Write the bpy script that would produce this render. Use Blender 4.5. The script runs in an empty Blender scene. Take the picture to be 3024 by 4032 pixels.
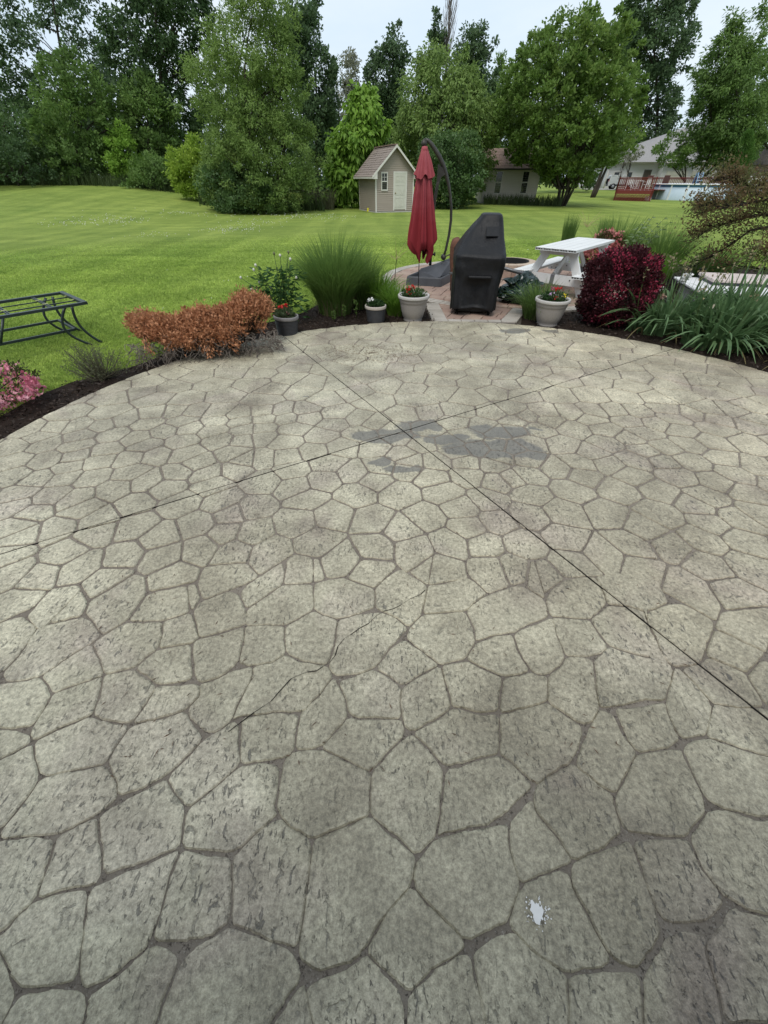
import bpy, bmesh, math, random
import numpy as np
from mathutils import Vector, Matrix
random.seed(7)
RNG = np.random.default_rng(11)
scene = bpy.context.scene
COL = scene.collection
R = math.radians

# ------------------------------------------------------------------ camera
H_CAM = 1.7
THETA = math.atan2(1316, 1514)            # pitch below the horizon
cam_d = bpy.data.cameras.new('camera')
cam_d.sensor_fit = 'VERTICAL'; cam_d.sensor_height = 36.0
cam_d.lens = 36.0 * 1514 / 4032
cam_d.clip_start = 0.05; cam_d.clip_end = 2000
cam = bpy.data.objects.new('camera', cam_d); COL.objects.link(cam)
cam.location = (0, 0, H_CAM); cam.rotation_euler = (math.pi/2 - THETA, 0, 0)
scene.camera = cam
scene.render.resolution_x = 768; scene.render.resolution_y = 1024

# ------------------------------------------------------------------ world: pale overcast over a Nishita sky
SUN_EL, SUN_AZ = R(58), R(200)
world = bpy.data.worlds.new('World'); scene.world = world; world.use_nodes = True
nt = world.node_tree; nt.nodes.clear()
def wn(t, **k):
    n = nt.nodes.new(t)
    for a, b in k.items(): setattr(n, a, b)
    return n
wo = wn('ShaderNodeOutputWorld'); wb = wn('ShaderNodeBackground')
sky = wn('ShaderNodeTexSky', sky_type='NISHITA', sun_disc=False)
sky.sun_elevation = SUN_EL; sky.sun_rotation = SUN_AZ; sky.air_density = 1.0; sky.dust_density = 2.0
tc = wn('ShaderNodeTexCoord'); mp = wn('ShaderNodeMapping'); mp.inputs['Scale'].default_value = (1.2, 1.2, 3.5)
nz = wn('ShaderNodeTexNoise'); nz.inputs['Scale'].default_value = 1.6; nz.inputs['Detail'].default_value = 6; nz.inputs['Roughness'].default_value = .55
cr = wn('ShaderNodeValToRGB')
cr.color_ramp.elements[0].position = .36; cr.color_ramp.elements[0].color = (5.3, 6.4, 7.5, 1)
cr.color_ramp.elements[1].position = .66; cr.color_ramp.elements[1].color = (6.6, 7.3, 7.9, 1)
mx = wn('ShaderNodeMix', data_type='RGBA'); mx.inputs['Factor'].default_value = .86
nt.links.new(tc.outputs['Generated'], mp.inputs['Vector']); nt.links.new(mp.outputs['Vector'], nz.inputs['Vector'])
nt.links.new(nz.outputs['Fac'], cr.inputs['Fac']); nt.links.new(sky.outputs['Color'], mx.inputs['A']); nt.links.new(cr.outputs['Color'], mx.inputs['B'])
nt.links.new(mx.outputs['Result'], wb.inputs['Color']); wb.inputs['Strength'].default_value = .105
nt.links.new(wb.outputs['Background'], wo.inputs['Surface'])

# ------------------------------------------------------------------ soft overcast sun
sl = bpy.data.lights.new('sun', 'SUN'); sl.energy = 1.5; sl.angle = R(25); sl.color = (1.0, .96, .9)
so = bpy.data.objects.new('sun', sl); COL.objects.link(so)
sd = Vector((math.sin(SUN_AZ)*math.cos(SUN_EL), math.cos(SUN_AZ)*math.cos(SUN_EL), math.sin(SUN_EL)))
so.rotation_euler = sd.to_track_quat('Z', 'Y').to_euler(); so.location = (0, 0, 30)

vs = scene.view_settings
vs.view_transform = 'Standard'; vs.look = 'None'; vs.exposure = 0.42; vs.gamma = 1.0; vs.use_curve_mapping = False
scene.render.engine = 'CYCLES'
scene.cycles.max_bounces = 6; scene.cycles.diffuse_bounces = 3; scene.cycles.transparent_max_bounces = 4

# ------------------------------------------------------------------ pixel -> place helpers
CT, ST = math.cos(THETA), math.sin(THETA)
def _dir(u, v):                     # photo pixel (3024 x 4032)
    x = (u-1512)/1514; y = (2016-v)/1514
    return x, CT + y*ST, -ST + y*CT
def G(u, v, z=0.0):                 # where that pixel's ray meets height z
    x, f, w = _dir(u, v); t = (z-H_CAM)/w
    return Vector((x*t, f*t, z))
def A(u, v, Y):                     # the point on that ray at depth Y
    x, f, w = _dir(u, v); t = Y/f
    return Vector((x*t, Y, H_CAM + w*t))
K = 3024/1659
def Ad(u, v, Y): return A(u*K, v*K, Y)      # pixels of the 1659-wide view
def Gd(u, v, z=0.0): return G(u*K, v*K, z)
def depth_px(x, y, z):
    d = y*CT + (H_CAM-z)*ST
    yy = y*ST - (H_CAM-z)*CT
    return 1512+1514*x/d, 2016-1514*yy/d, d

# ------------------------------------------------------------------ naming helpers
def tag(o, label=None, cat=None, group=None, kind=None):
    if label: o['label'] = label
    if cat: o['category'] = cat
    if group: o['group'] = group
    if kind: o['kind'] = kind
    return o
def empty(name, loc=(0, 0, 0), rz=0.0, label=None, cat=None, group=None):
    o = bpy.data.objects.new(name, None); COL.objects.link(o)
    o.location = loc; o.rotation_euler = (0, 0, rz); o.empty_display_size = .1
    return tag(o, label, cat, group)
def link(name, me, mat=None, parent=None):
    o = bpy.data.objects.new(name, me); COL.objects.link(o)
    if mat is not None and not me.materials: me.materials.append(mat)
    if parent is not None: o.parent = parent
    return o

class MB:
    """collects shapes, builds ONE mesh object"""
    def __init__(s): s.v = []; s.f = []; s.sm = []
    def add(s, vs, fs, smooth=False):
        b = len(s.v); s.v.extend([tuple(p) for p in vs]); s.f.extend([tuple(i+b for i in f) for f in fs]); s.sm.extend([smooth]*len(fs)); return s
    def box(s, a, b, rot=None, org=None, bev=0.0):
        x0, y0, z0 = a; x1, y1, z1 = b
        if bev > 0:
            bm = bmesh.new(); bmesh.ops.create_cube(bm, size=1)
            for q in bm.verts:
                q.co = Vector((x0+(q.co.x+.5)*(x1-x0), y0+(q.co.y+.5)*(y1-y0), z0+(q.co.z+.5)*(z1-z0)))
            bmesh.ops.bevel(bm, geom=bm.edges[:], offset=bev, segments=1, affect='EDGES')
            bm.verts.ensure_lookup_table()
            vs = [q.co.copy() for q in bm.verts]; fs = [[q.index for q in f.verts] for f in bm.faces]
            bm.free()
        else:
            vs = [Vector(p) for p in ((x0,y0,z0),(x1,y0,z0),(x1,y1,z0),(x0,y1,z0),(x0,y0,z1),(x1,y0,z1),(x1,y1,z1),(x0,y1,z1))]
            fs = [(0,3,2,1),(4,5,6,7),(0,1,5,4),(1,2,6,5),(2,3,7,6),(3,0,4,7)]
        if rot is not None:
            o = Vector(org or (0, 0, 0)); vs = [rot @ (p-o) + o for p in vs]
        return s.add(vs, fs)
    def beam(s, p, q, w, h, up=(0, 0, 1)):
        """box from p to q, w across, h along up"""
        p, q = Vector(p), Vector(q); d = (q-p).normalized(); u = Vector(up)
        a = d.cross(u)
        if a.length < 1e-5: a = d.cross(Vector((1, 0, 0)))
        a.normalize(); b = a.cross(d).normalized()
        vs = [e + a*sx*w/2 + b*sy*h/2 for e in (p, q) for sx, sy in ((-1,-1),(1,-1),(1,1),(-1,1))]
        return s.add(vs, [(3,2,1,0),(4,5,6,7),(0,1,5,4),(1,2,6,5),(2,3,7,6),(3,0,4,7)])
    def tube(s, pts, rad, n=8, cap=True):
        pts = [Vector(p) for p in pts]
        if not hasattr(rad, '__len__'): rad = [rad]*len(pts)
        vs, fs = [], []; ref = None
        for i, p in enumerate(pts):
            d = (pts[min(i+1, len(pts)-1)] - pts[max(i-1, 0)]).normalized()
            if ref is None: ref = d.orthogonal().normalized()
            a = (ref - d*ref.dot(d))
            a = a.normalized() if a.length > 1e-6 else d.orthogonal().normalized()
            ref = a; b = d.cross(a)
            for k in range(n):
                t = 2*math.pi*k/n; vs.append(p + (a*math.cos(t)+b*math.sin(t))*rad[i])
        for i in range(len(pts)-1):
            for k in range(n):
                k2 = (k+1) % n; fs.append((i*n+k, i*n+k2, (i+1)*n+k2, (i+1)*n+k))
        if cap: fs.append(tuple(range(n-1, -1, -1))); fs.append(tuple((len(pts)-1)*n+k for k in range(n)))
        return s.add(vs, fs, True)
    def lathe(s, prof, n=32, c=(0, 0, 0)):
        vs, fs = [], []
        for r, z in prof:
            for k in range(n):
                t = 2*math.pi*k/n; vs.append((c[0]+r*math.cos(t), c[1]+r*math.sin(t), c[2]+z))
        for i in range(len(prof)-1):
            for k in range(n):
                k2 = (k+1) % n; fs.append((i*n+k, i*n+k2, (i+1)*n+k2, (i+1)*n+k))
        return s.add(vs, fs, True)
    def prism(s, poly, d):
        """planar polygon (3-D points) extruded by vector d"""
        p = [Vector(q) for q in poly]; n = len(p); d = Vector(d)
        return s.add(p + [q+d for q in p], [tuple(range(n-1, -1, -1)), tuple(range(n, 2*n))] + [(i, (i+1) % n, n+(i+1) % n, n+i) for i in range(n)])
    def build(s, name, mat=None, parent=None, loc=None):
        me = bpy.data.meshes.new(name); me.from_pydata(s.v, [], s.f)
        me.polygons.foreach_set('use_smooth', s.sm); me.update()
        o = link(name, me, mat, parent)
        if loc is not None: o.location = loc
        return o
def np_mesh(name, V, F, smooth=False):
    """fast mesh from numpy: V (n,3), F (m,k)"""
    me = bpy.data.meshes.new(name); V = np.asarray(V, np.float32); F = np.asarray(F, np.int32); m, k = F.shape
    me.vertices.add(len(V)); me.vertices.foreach_set('co', V.ravel())
    me.loops.add(m*k); me.loops.foreach_set('vertex_index', F.ravel())
    me.polygons.add(m); me.polygons.foreach_set('loop_start', np.arange(0, m*k, k, dtype=np.int32))
    if smooth: me.polygons.foreach_set('use_smooth', np.ones(m, bool))
    me.update(calc_edges=True); return me
def smooth_angle(o, deg=35):
    me = o.data
    me.polygons.foreach_set('use_smooth', [True]*len(me.polygons))
    bm = bmesh.new(); bm.from_mesh(me)
    for e in bm.edges:
        if len(e.link_faces) == 2 and e.calc_face_angle(0) > R(deg): e.smooth = False
    bm.to_mesh(me); bm.free()

# ------------------------------------------------------------------ materials
MATS = {}
def node_mat(name):
    m = bpy.data.materials.new(name); m.use_nodes = True; m.node_tree.nodes.clear(); return m
class NT:
    def __init__(s, m): s.t = m.node_tree
    def n(s, ty, **k):
        q = s.t.nodes.new(ty)
        for a, b in k.items():
            if a in q.inputs: q.inputs[a].default_value = b
            else: setattr(q, a, b)
        return q
    def l(s, a, b): s.t.links.new(a, b)
    def noise(s, vec, scale, det=4, rough=.55, dist=0):
        q = s.n('ShaderNodeTexNoise'); q.inputs['Scale'].default_value = scale; q.inputs['Detail'].default_value = det
        q.inputs['Roughness'].default_value = rough; q.inputs['Distortion'].default_value = dist
        if vec is not None: s.l(vec, q.inputs['Vector'])
        return q.outputs['Fac']
    def ramp(s, fac, lo, hi, c0=(0, 0, 0, 1), c1=(1, 1, 1, 1)):
        q = s.n('ShaderNodeValToRGB'); e = q.color_ramp.elements
        e[0].position = lo; e[1].position = hi; e[0].color = c0; e[1].color = c1
        s.l(fac, q.inputs['Fac']); return q.outputs['Color']
    def mix(s, fac, a, b, mode='MIX'):
        q = s.n('ShaderNodeMix', data_type='RGBA', blend_type=mode)
        for sock, val in (('Factor', fac), ('A', a), ('B', b)):
            i = q.inputs[sock]
            if isinstance(val, (int, float)): i.default_value = val
            elif isinstance(val, tuple): i.default_value = val if len(val) == 4 else val+(1,)
            else: s.l(val, i)
        return q.outputs['Result']
    def math(s, op, a, b=None, clamp=False):
        q = s.n('ShaderNodeMath', operation=op, use_clamp=clamp)
        for i, val in enumerate((a, b)):
            if val is None: continue
            if isinstance(val, (int, float)): q.inputs[i].default_value = val
            else: s.l(val, q.inputs[i])
        return q.outputs[0]
    def pos(s): return s.n('ShaderNodeNewGeometry').outputs['Position']
    def island(s): return s.n('ShaderNodeNewGeometry').outputs['Random Per Island']
    def obj(s): return s.n('ShaderNodeTexCoord').outputs['Object']
    def objrand(s): return s.n('ShaderNodeObjectInfo').outputs['Random']
    def mapped(s, vec, sc=(1, 1, 1), rot=(0, 0, 0)):
        q = s.n('ShaderNodeMapping'); q.inputs['Scale'].default_value = sc; q.inputs['Rotation'].default_value = rot
        s.l(vec, q.inputs['Vector']); return q.outputs['Vector']
    def principled(s, col, rough=.6, spec=.4, bump=None, bstr=.3, bdist=.01, metal=0.0):
        p = s.n('ShaderNodeBsdfPrincipled'); o = s.n('ShaderNodeOutputMaterial')
        if isinstance(col, tuple): p.inputs['Base Color'].default_value = col if len(col) == 4 else col+(1,)
        else: s.l(col, p.inputs['Base Color'])
        if isinstance(rough, (int, float)): p.inputs['Roughness'].default_value = rough
        else: s.l(rough, p.inputs['Roughness'])
        p.inputs['Specular IOR Level'].default_value = spec; p.inputs['Metallic'].default_value = metal
        if bump is not None:
            b = s.n('ShaderNodeBump'); b.inputs['Strength'].default_value = bstr; b.inputs['Distance'].default_value = bdist
            s.l(bump, b.inputs['Height']); s.l(b.outputs['Normal'], p.inputs['Normal'])
        s.l(p.outputs['BSDF'], o.inputs['Surface']); return p
def mat(name, c0, c1=None, scale=8, rough=.6, spec=.4, bump=.0, bdist=.005, fine=60, metal=0.0, world=False, stretch=(1, 1, 1)):
    """noise mix of two near colours, fine grain bump"""
    if name in MATS: return MATS[name]
    m = node_mat(name); t = NT(m); c1 = c1 or c0
    v = t.mapped(t.pos() if world else t.obj(), stretch)
    f = t.ramp(t.noise(v, scale, 6, .6), .3, .7)
    col = t.mix(f, c0, c1)
    g = t.noise(v, fine, 3, .6)
    col = t.mix(.22, col, t.ramp(g, .3, .7, (.35, .35, .35, 1), (1, 1, 1, 1)), 'MULTIPLY')
    t.principled(col, rough, spec, g if bump else None, bump, bdist, metal); MATS[name] = m; return m
def leaf_mat(name, c0, c1, c2=None, trans=.35, nscale=.35, spec=.25, gain=1.0):
    """leaf: hue varies per leaf and in soft patches, light passes through"""
    if name in MATS: return MATS[name]
    m = node_mat(name); t = NT(m)
    c0, c1 = (tuple(x*gain for x in c) for c in (c0, c1)); c2 = tuple(x*gain for x in c2) if c2 else None
    col = t.mix(t.math('ADD', t.math('MULTIPLY', t.island(), .38), t.math('MULTIPLY', t.ramp(t.noise(t.obj(), max(1.3, nscale*2), 3, .6), .34, .66), .62)), c0, c1)  # clump-scale light and dark of crowns put into the leaf colour
    if c2: col = t.mix(t.ramp(t.noise(t.obj(), nscale, 3), .42, .62), col, c2)
    p = t.n('ShaderNodeBsdfPrincipled'); t.l(col, p.inputs['Base Color']); p.inputs['Roughness'].default_value = .55; p.inputs['Specular IOR Level'].default_value = spec
    tr = t.n('ShaderNodeBsdfTranslucent'); t.l(col, tr.inputs['Color'])
    ms = t.n('ShaderNodeMixShader'); ms.inputs[0].default_value = trans
    t.l(p.outputs['BSDF'], ms.inputs[1]); t.l(tr.outputs['BSDF'], ms.inputs[2])
    o = t.n('ShaderNodeOutputMaterial'); t.l(ms.outputs[0], o.inputs['Surface']); MATS[name] = m; return m

# ------------------------------------------------------------------ vegetation generators (numpy)
def unit(a): return a/np.maximum(np.linalg.norm(a, axis=1, keepdims=True), 1e-9)
def leaves(P, D, L, W, rng, fold=.25, bend=0.0, face=None):
    """rhombic leaves at P pointing along D; L, W arrays or numbers -> V, F (quads)"""
    n = len(P); D = unit(D); L = np.broadcast_to(np.asarray(L, float).reshape(-1, 1), (n, 1)); W = np.broadcast_to(np.asarray(W, float).reshape(-1, 1), (n, 1))
    S = unit(np.cross(D, rng.normal(size=(n, 3)) if face is None else face)); N = np.cross(S, D)
    tip = P + D*L - np.array([0, 0, 1.0])*L*bend
    mid = P + D*L*.45
    V = np.empty((n, 4, 3)); V[:, 0] = P; V[:, 1] = mid + S*W*.5 + N*W*fold; V[:, 2] = tip; V[:, 3] = mid - S*W*.5 + N*W*fold
    F = np.arange(n*4).reshape(n, 4); return V.reshape(-1, 3), F
def blades(P, H, lean, W, rng, seg=4, droop=.6, twist=0.0):
    """grass blades rooted at P; lean (n,2) horizontal reach as a share of H"""
    n = len(P); H = np.asarray(H).reshape(-1, 1); lean = np.asarray(lean); W = np.broadcast_to(np.asarray(W, float).reshape(-1, 1), (n, 1))
    side = np.stack([-lean[:, 1], lean[:, 0], np.zeros(n)], 1) + rng.normal(size=(n, 3))*.25*[1, 1, .2]; side = unit(side)
    V = np.empty((n, (seg+1)*2, 3))
    lm = np.linalg.norm(lean, axis=1, keepdims=True)
    for i in range(seg+1):
        t = i/seg
        hz = H*(t - droop*lm*t**2.4*.55)
        xy = lean*H*(t**1.7)
        c = P + np.concatenate([xy, hz], 1)
        w = W*(1-t)**.55*.5 if i < seg else W*.04
        V[:, 2*i] = c - side*w; V[:, 2*i+1] = c + side*w
    base = np.arange(n)[:, None]*(seg+1)*2
    F = np.concatenate([base + np.array([2*i, 2*i+1, 2*i+3, 2*i+2]) for i in range(seg)], 0)
    return V.reshape(-1, 3), F
def clump(n, r0, h, spread, w, rng, hvar=.3, seg=4, droop=.6):
    a = rng.uniform(0, 2*np.pi, n); q = np.sqrt(rng.uniform(0, 1, n))
    P = np.stack([np.cos(a)*q*r0, np.sin(a)*q*r0, np.zeros(n)], 1)
    a2 = a + rng.normal(size=n)*.5; s = spread*(.15 + .85*q)*rng.uniform(.5, 1.2, n)
    lean = np.stack([np.cos(a2)*s, np.sin(a2)*s], 1)
    return blades(P, h*rng.uniform(1-hvar, 1+hvar*.4, n), lean, w*rng.uniform(.7, 1.2, n), rng, seg, droop)
def join(parts):
    V, F, b = [], [], 0
    for v, f in parts: V.append(v); F.append(f+b); b += len(v)
    return np.concatenate(V), np.concatenate(F)
def terrain(x, y):
    def ss(a, b, t):
        t = np.clip((t-a)/(b-a), 0, 1); return t*t*(3-2*t)
    x = np.asarray(x, float); y = np.asarray(y, float)
    z = -.05 + 1.38*ss(-6, -22, x)*ss(20, 46, y) + .3*ss(18, 34, x)*ss(58, 84, y)
    z = z + .03*np.sin(x*.35+1)*np.sin(y*.28)*ss(14, 24, y)
    return z

# ================================================================== STRUCTURE
PC = Vector((0.83, 2.36)); PR = 4.17          # stamped patio: centre, radius
QC = Vector((2.6, 9.8)); QR = 2.67            # far brick patio
# ---- lawn sheet, reaching the horizon
def lawn_material():
    m = node_mat('lawn_grass'); t = NT(m); p = t.pos()
    big = t.noise(p, .11, 5, .6, .3)
    col = t.mix(t.ramp(big, .35, .68), (.205, .290, .060), (.300, .380, .085))
    st = t.noise(t.mapped(p, (.9, .16, 1), (0, 0, R(62))), 1.0, 3, .5, .4)        # mower runs: sheen of leaning blades put into the colour
    col = t.mix(t.ramp(st, .38, .64), col, t.mix(.55, col, (.31, .39, .09)))
    col = t.mix(t.ramp(t.noise(p, .8, 4, .65), .55, .8), col, (.17, .265, .055))
    col = t.mix(.8, col, t.ramp(t.noise(t.mapped(p, (.5, 1.6, 1), (0, 0, R(-14))), .55, 5, .65, .5), .34, .66, (.68, .72, .66, 1), (1.2, 1.14, 1.2, 1)), 'MULTIPLY')
    wv = t.noise(t.mapped(p, (1.15, .09, 1), (0, 0, R(63))), 1.0, 2, .4, .25)  # broader mower bands, blade-lean sheen put into the colour
    col = t.mix(.42, col, t.ramp(wv, .42, .58, (.74, .78, .72, 1), (1.14, 1.1, 1.14, 1)), 'MULTIPLY')
    f1 = t.noise(p, 28, 4, .75); f2 = t.noise(p, 7, 4, .7)
    col = t.mix(.55, col, t.ramp(f1, .28, .72, (.45, .48, .4, 1), (1.25, 1.2, 1.15, 1)), 'MULTIPLY')
    col = t.mix(.4, col, t.ramp(f2, .3, .7, (.6, .62, .6, 1), (1.2, 1.2, 1.1, 1)), 'MULTIPLY')
    t.principled(col, .85, .12, t.math('ADD', f1, f2), .8, .05); return m
LAWN = lawn_material()
rr = np.concatenate([np.linspace(0, 20, 40), np.linspace(20.8, 110, 110), np.geomspace(114, 1200, 24)])
na = 220; th = np.linspace(0, 2*np.pi, na, endpoint=False)
X = rr[:, None]*np.sin(th)[None]; Y = rr[:, None]*np.cos(th)[None]; Z = terrain(X, Y)
V = np.stack([X, Y, Z], -1).reshape(-1, 3)
i, j = np.meshgrid(np.arange(len(rr)-1), np.arange(na), indexing='ij'); j2 = (j+1) % na
F = np.stack([i*na+j, (i+1)*na+j, (i+1)*na+j2, i*na+j2], -1).reshape(-1, 4)[:, ::-1]
tag(link('lawn', np_mesh('lawn', V, F, True), LAWN), kind='structure')

# ---- planting beds: dark mulch
def c6(x, y): return G(x*.42194, 1080+y*.42194)
LB = [c6(0, 1290), c6(330, 1110), c6(660, 980), c6(800, 950), c6(1250, 830), c6(1420, 770)]
LB = [Vector((-3.9, .2)), Vector((-3.95, 1.6))] + [p.xy for p in LB] + [Vector((-2.75, 5.95)), Vector((-1.6, 6.75)), G(1208, 1216).xy, G(1300, 1165).xy, G(1400, 1115).xy, Vector((-.15, 9.3)), Vector((.2, 9.0)), Vector((.85, 7.9)), Vector((.95, 6.9)), Vector((.95, 6.2)), Vector((0, 4)), Vector((-2, 2.5))]
RB = [Vector(p) for p in ((1.9, 6.2), (2.05, 6.9), (2.35, 7.4), (3.6, 7.4), (4.6, 8.0), (5.1, 9.2), (5.2, 10.6), (4.9, 11.8), (6.0, 12.3), (7.6, 12.0), (9.2, 11.4), (10.5, 9.5), (10.2, 6), (8.4, 3.0), (6.3, 1.0), (4.2, 2.0), (3.0, 4.5))]
MULCH = mat('mulch', (.018, .012, .009), (.035, .023, .017), 14, .9, .15, .9, .02, 90, world=True)
def bed(name, poly, z):
    # rolling mound: triangulated grid inside the outline
    bm = bmesh.new(); vs = [bm.verts.new((p.x, p.y, z)) for p in poly]
    f = bm.faces.new(vs); f.normal_update()
    if f.normal.z < 0: f.normal_flip()
    me = bpy.data.meshes.new(name); bm.to_mesh(me); bm.free()
    return tag(link(name, me, MULCH), kind='structure')
bed('flower_bed', LB, -.03); bed('flower_bed', RB, -.03)
def inside(poly, x, y):
    x = np.asarray(x); y = np.asarray(y); r = np.zeros(x.shape, bool); n = len(poly)
    for a in range(n):
        x0, y0 = poly[a]; x1, y1 = poly[(a+1) % n]
        c = ((y0 > y) != (y1 > y)) & (x < (x1-x0)*(y-y0)/((y1-y0) or 1e-9)+x0); r ^= c
    return r
LBt = [tuple(p) for p in LB]; RBt = [tuple(p) for p in RB]
def on_hard(x, y): return (np.hypot(x-PC.x, y-PC.y) < PR-.01) | (np.hypot(x-QC.x, y-QC.y) < QR+.02) | ((x > .8) & (x < 2.3) & (y > 6) & (y < 8))
# mulch chips
def chips(n, poly, lo, hi):
    rng = np.random.default_rng(3); x = rng.uniform(lo[0], hi[0], n); y = rng.uniform(lo[1], hi[1], n)
    k = inside(poly, x, y) & ~on_hard(x, y); x, y = x[k], y[k]; m = len(x)
    P = np.stack([x, y, -.03+rng.uniform(0, .035, m)], 1); D = rng.normal(size=(m, 3))*[1, 1, .35]
    return leaves(P, D, rng.uniform(.02, .07, m), rng.uniform(.008, .022, m), rng, .1)
v1, f1 = chips(26000, LBt, (-4, .2), (1, 9.4)); v2, f2 = chips(36000, RBt, (2, 1), (10, 12.3))
CHIP = leaf_mat('mulch_chip', (.014, .009, .007), (.06, .04, .028), trans=0.0)
V, F = join([(v1, f1), (v2, f2)])
tag(link('mulch_chips', np_mesh('mulch_chips', V, F), CHIP), 'dark brown shredded mulch spread over the planting beds', 'mulch', kind='stuff')

# ---- stamped concrete patio ------------------------------------------------
def stone_material():
    m = node_mat('stamped_concrete'); t = NT(m); p = t.pos()
    big = t.noise(p, .75, 4, .6, .4); med = t.noise(p, 4.5, 5, .65); fine = t.noise(p, 55, 5, .7); vfine = t.noise(p, 190, 3, .7)
    col = t.mix(t.ramp(big, .35, .68), (.485, .448, .352), (.640, .596, .470))
    col = t.mix(t.ramp(t.noise(p, 1.7, 3, .5, .6), .5, .75), col, (.455, .392, .338))          # pinkish release powder
    col = t.mix(.55, col, t.ramp(t.island(), 0, 1, (.80, .80, .80, 1), (1.12, 1.13, 1.1, 1)), 'MULTIPLY')
    col = t.mix(.65, col, t.ramp(med, .3, .7, (.58, .57, .55, 1), (1.22, 1.22, 1.2, 1)), 'MULTIPLY')
    col = t.mix(.85, col, t.ramp(fine, .34, .66, (.50, .49, .47, 1), (1.26, 1.26, 1.24, 1)), 'MULTIPLY')
    col = t.mix(.6, col, t.ramp(vfine, .3, .7, (.6, .6, .6, 1), (1.3, 1.3, 1.28, 1)), 'MULTIPLY')
    col = t.mix(.85, col, t.ramp(t.noise(p, .55, 6, .68, .7), .36, .62, (.60, .575, .545, 1), (1.10, 1.10, 1.08, 1)), 'MULTIPLY')
    col = t.mix(.7, col, t.ramp(t.noise(p, 2.6, 5, .7, .4), .34, .6, (.70, .68, .66, 1), (1.08, 1.08, 1.08, 1)), 'MULTIPLY')
    sx = t.n('ShaderNodeSeparateXYZ'); t.l(p, sx.inputs[0])
    tan = t.math('ADD', t.math('MULTIPLY', sx.outputs['X'], .16), t.math('SUBTRACT', t.noise(p, .6, 3, .6), .45), True)
    col = t.mix(t.math('MULTIPLY', tan, .55), col, t.mix(.75, col, (1.12, .97, .86), 'MULTIPLY'))
    # dark elongated pits, in patches
    pit = t.noise(t.mapped(p, (58, 25, 1), (0, 0, R(-22))), 1.0, 4, .66, .9)
    where = t.ramp(t.noise(p, 1.6, 4, .65), .42, .57)
    pits = t.math('MULTIPLY', t.ramp(pit, .595, .63), where)
    pit2 = t.math('MULTIPLY', t.ramp(t.noise(p, 26, 4, .62, .8), .61, .67), t.ramp(t.noise(p, 1.1, 3, .6), .40, .60))
    pits = t.math('MAXIMUM', pits, t.math('MULTIPLY', pit2, .75))
    col = t.mix(t.math('MULTIPLY', pits, .66), col, (.07, .066, .062))
    # pale mineral bloom in flecks, strongest towards one side
    fl = t.math('MULTIPLY', t.ramp(t.noise(p, 34, 4, .65), .66, .70), t.ramp(t.noise(p, .8, 3, .5, 1), .52, .66))
    sep = t.n('ShaderNodeSeparateXYZ'); t.l(p, sep.inputs[0])
    fl = t.math('MULTIPLY', fl, t.math('MULTIPLY_ADD', sep.outputs['X'], .35, clamp=True) if False else t.math('ADD', t.math('MULTIPLY', sep.outputs['X'], .22), .35, clamp=True))
    col = t.mix(t.math('MULTIPLY', fl, .8), col, (.62, .62, .58))
    # drying puddles: shapes of their own
    wob = t.n('ShaderNodeVectorMath', operation='ADD'); nn = t.n('ShaderNodeTexNoise'); nn.inputs['Scale'].default_value = 3.2; nn.inputs['Detail'].default_value = 4
    t.l(p, nn.inputs['Vector'])
    sc = t.n('ShaderNodeVectorMath', operation='MULTIPLY_ADD'); t.l(nn.outputs['Color'], sc.inputs[0]); sc.inputs[1].default_value = (.42, .34, 0); sc.inputs[2].default_value = (-.21, -.17, 0)
    t.l(p, wob.inputs[0]); t.l(sc.outputs[0], wob.inputs[1])
    wet = None
    for (u, v, rx, ry) in ((835, 940, .30, .13), (905, 922, .20, .10), (960, 948, .22, .10), (1085, 932, .30, .13), (1080, 968, .34, .16), (1010, 968, .2, .09), (875, 1012, .15, .06), (815, 1000, .12, .06), (1155, 925, .05, .025), (1112, 714, .26, .12), (1190, 716, .16, .07), (655, 860, .035, .02)):
        c = Gd(u, v)
        q = t.n('ShaderNodeVectorMath', operation='SUBTRACT'); t.l(wob.outputs[0], q.inputs[0]); q.inputs[1].default_value = (c.x, c.y, 0)
        q2 = t.n('ShaderNodeVectorMath', operation='MULTIPLY'); t.l(q.outputs[0], q2.inputs[0]); q2.inputs[1].default_value = (1/rx, 1/ry, 0)
        ln = t.n('ShaderNodeVectorMath', operation='LENGTH'); t.l(q2.outputs[0], ln.inputs[0])
        w1 = t.ramp(ln.outputs['Value'], .86, 1.0, (1, 1, 1, 1), (0, 0, 0, 1))
        wet = w1 if wet is None else t.math('MAXIMUM', wet, w1)
    col = t.mix(t.math('MULTIPLY', wet, .74), col, (.122, .117, .108))
    rough = t.math('SUBTRACT', t.math('ADD', t.math('MULTIPLY', fine, .22), .42), t.math('MULTIPLY', wet, .16))
    h = t.math('ADD', t.math('MULTIPLY', med, 1.0), t.math('ADD', t.math('MULTIPLY', fine, .45), t.math('MULTIPLY', pits, -.5)))
    h = t.math('ADD', h, t.math('MULTIPLY', t.noise(t.mapped(p, (9, 3, 1), (0, 0, R(35))), 1.0, 5, .7, .5), .9))
    t.principled(col, rough, .42, h, .85, .013); return m
STONE = stone_material()
def joint_material():
    m = node_mat('patio_joint'); t = NT(m); p = t.pos()
    col = t.mix(t.ramp(t.noise(p, 2.0, 4, .6), .35, .7), (.170, .142, .114), (.275, .236, .190))
    g = t.noise(p, 120, 4, .75)
    col = t.mix(t.ramp(g, .56, .70), col, (.36, .33, .285)); col = t.mix(t.ramp(t.noise(p, 70, 3, .7), .55, .66), col, (.085, .070, .058))
    t.principled(col, .85, .25, g, .8, .012); return m
JOINT = joint_material()
mb = MB(); n = 128
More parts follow.
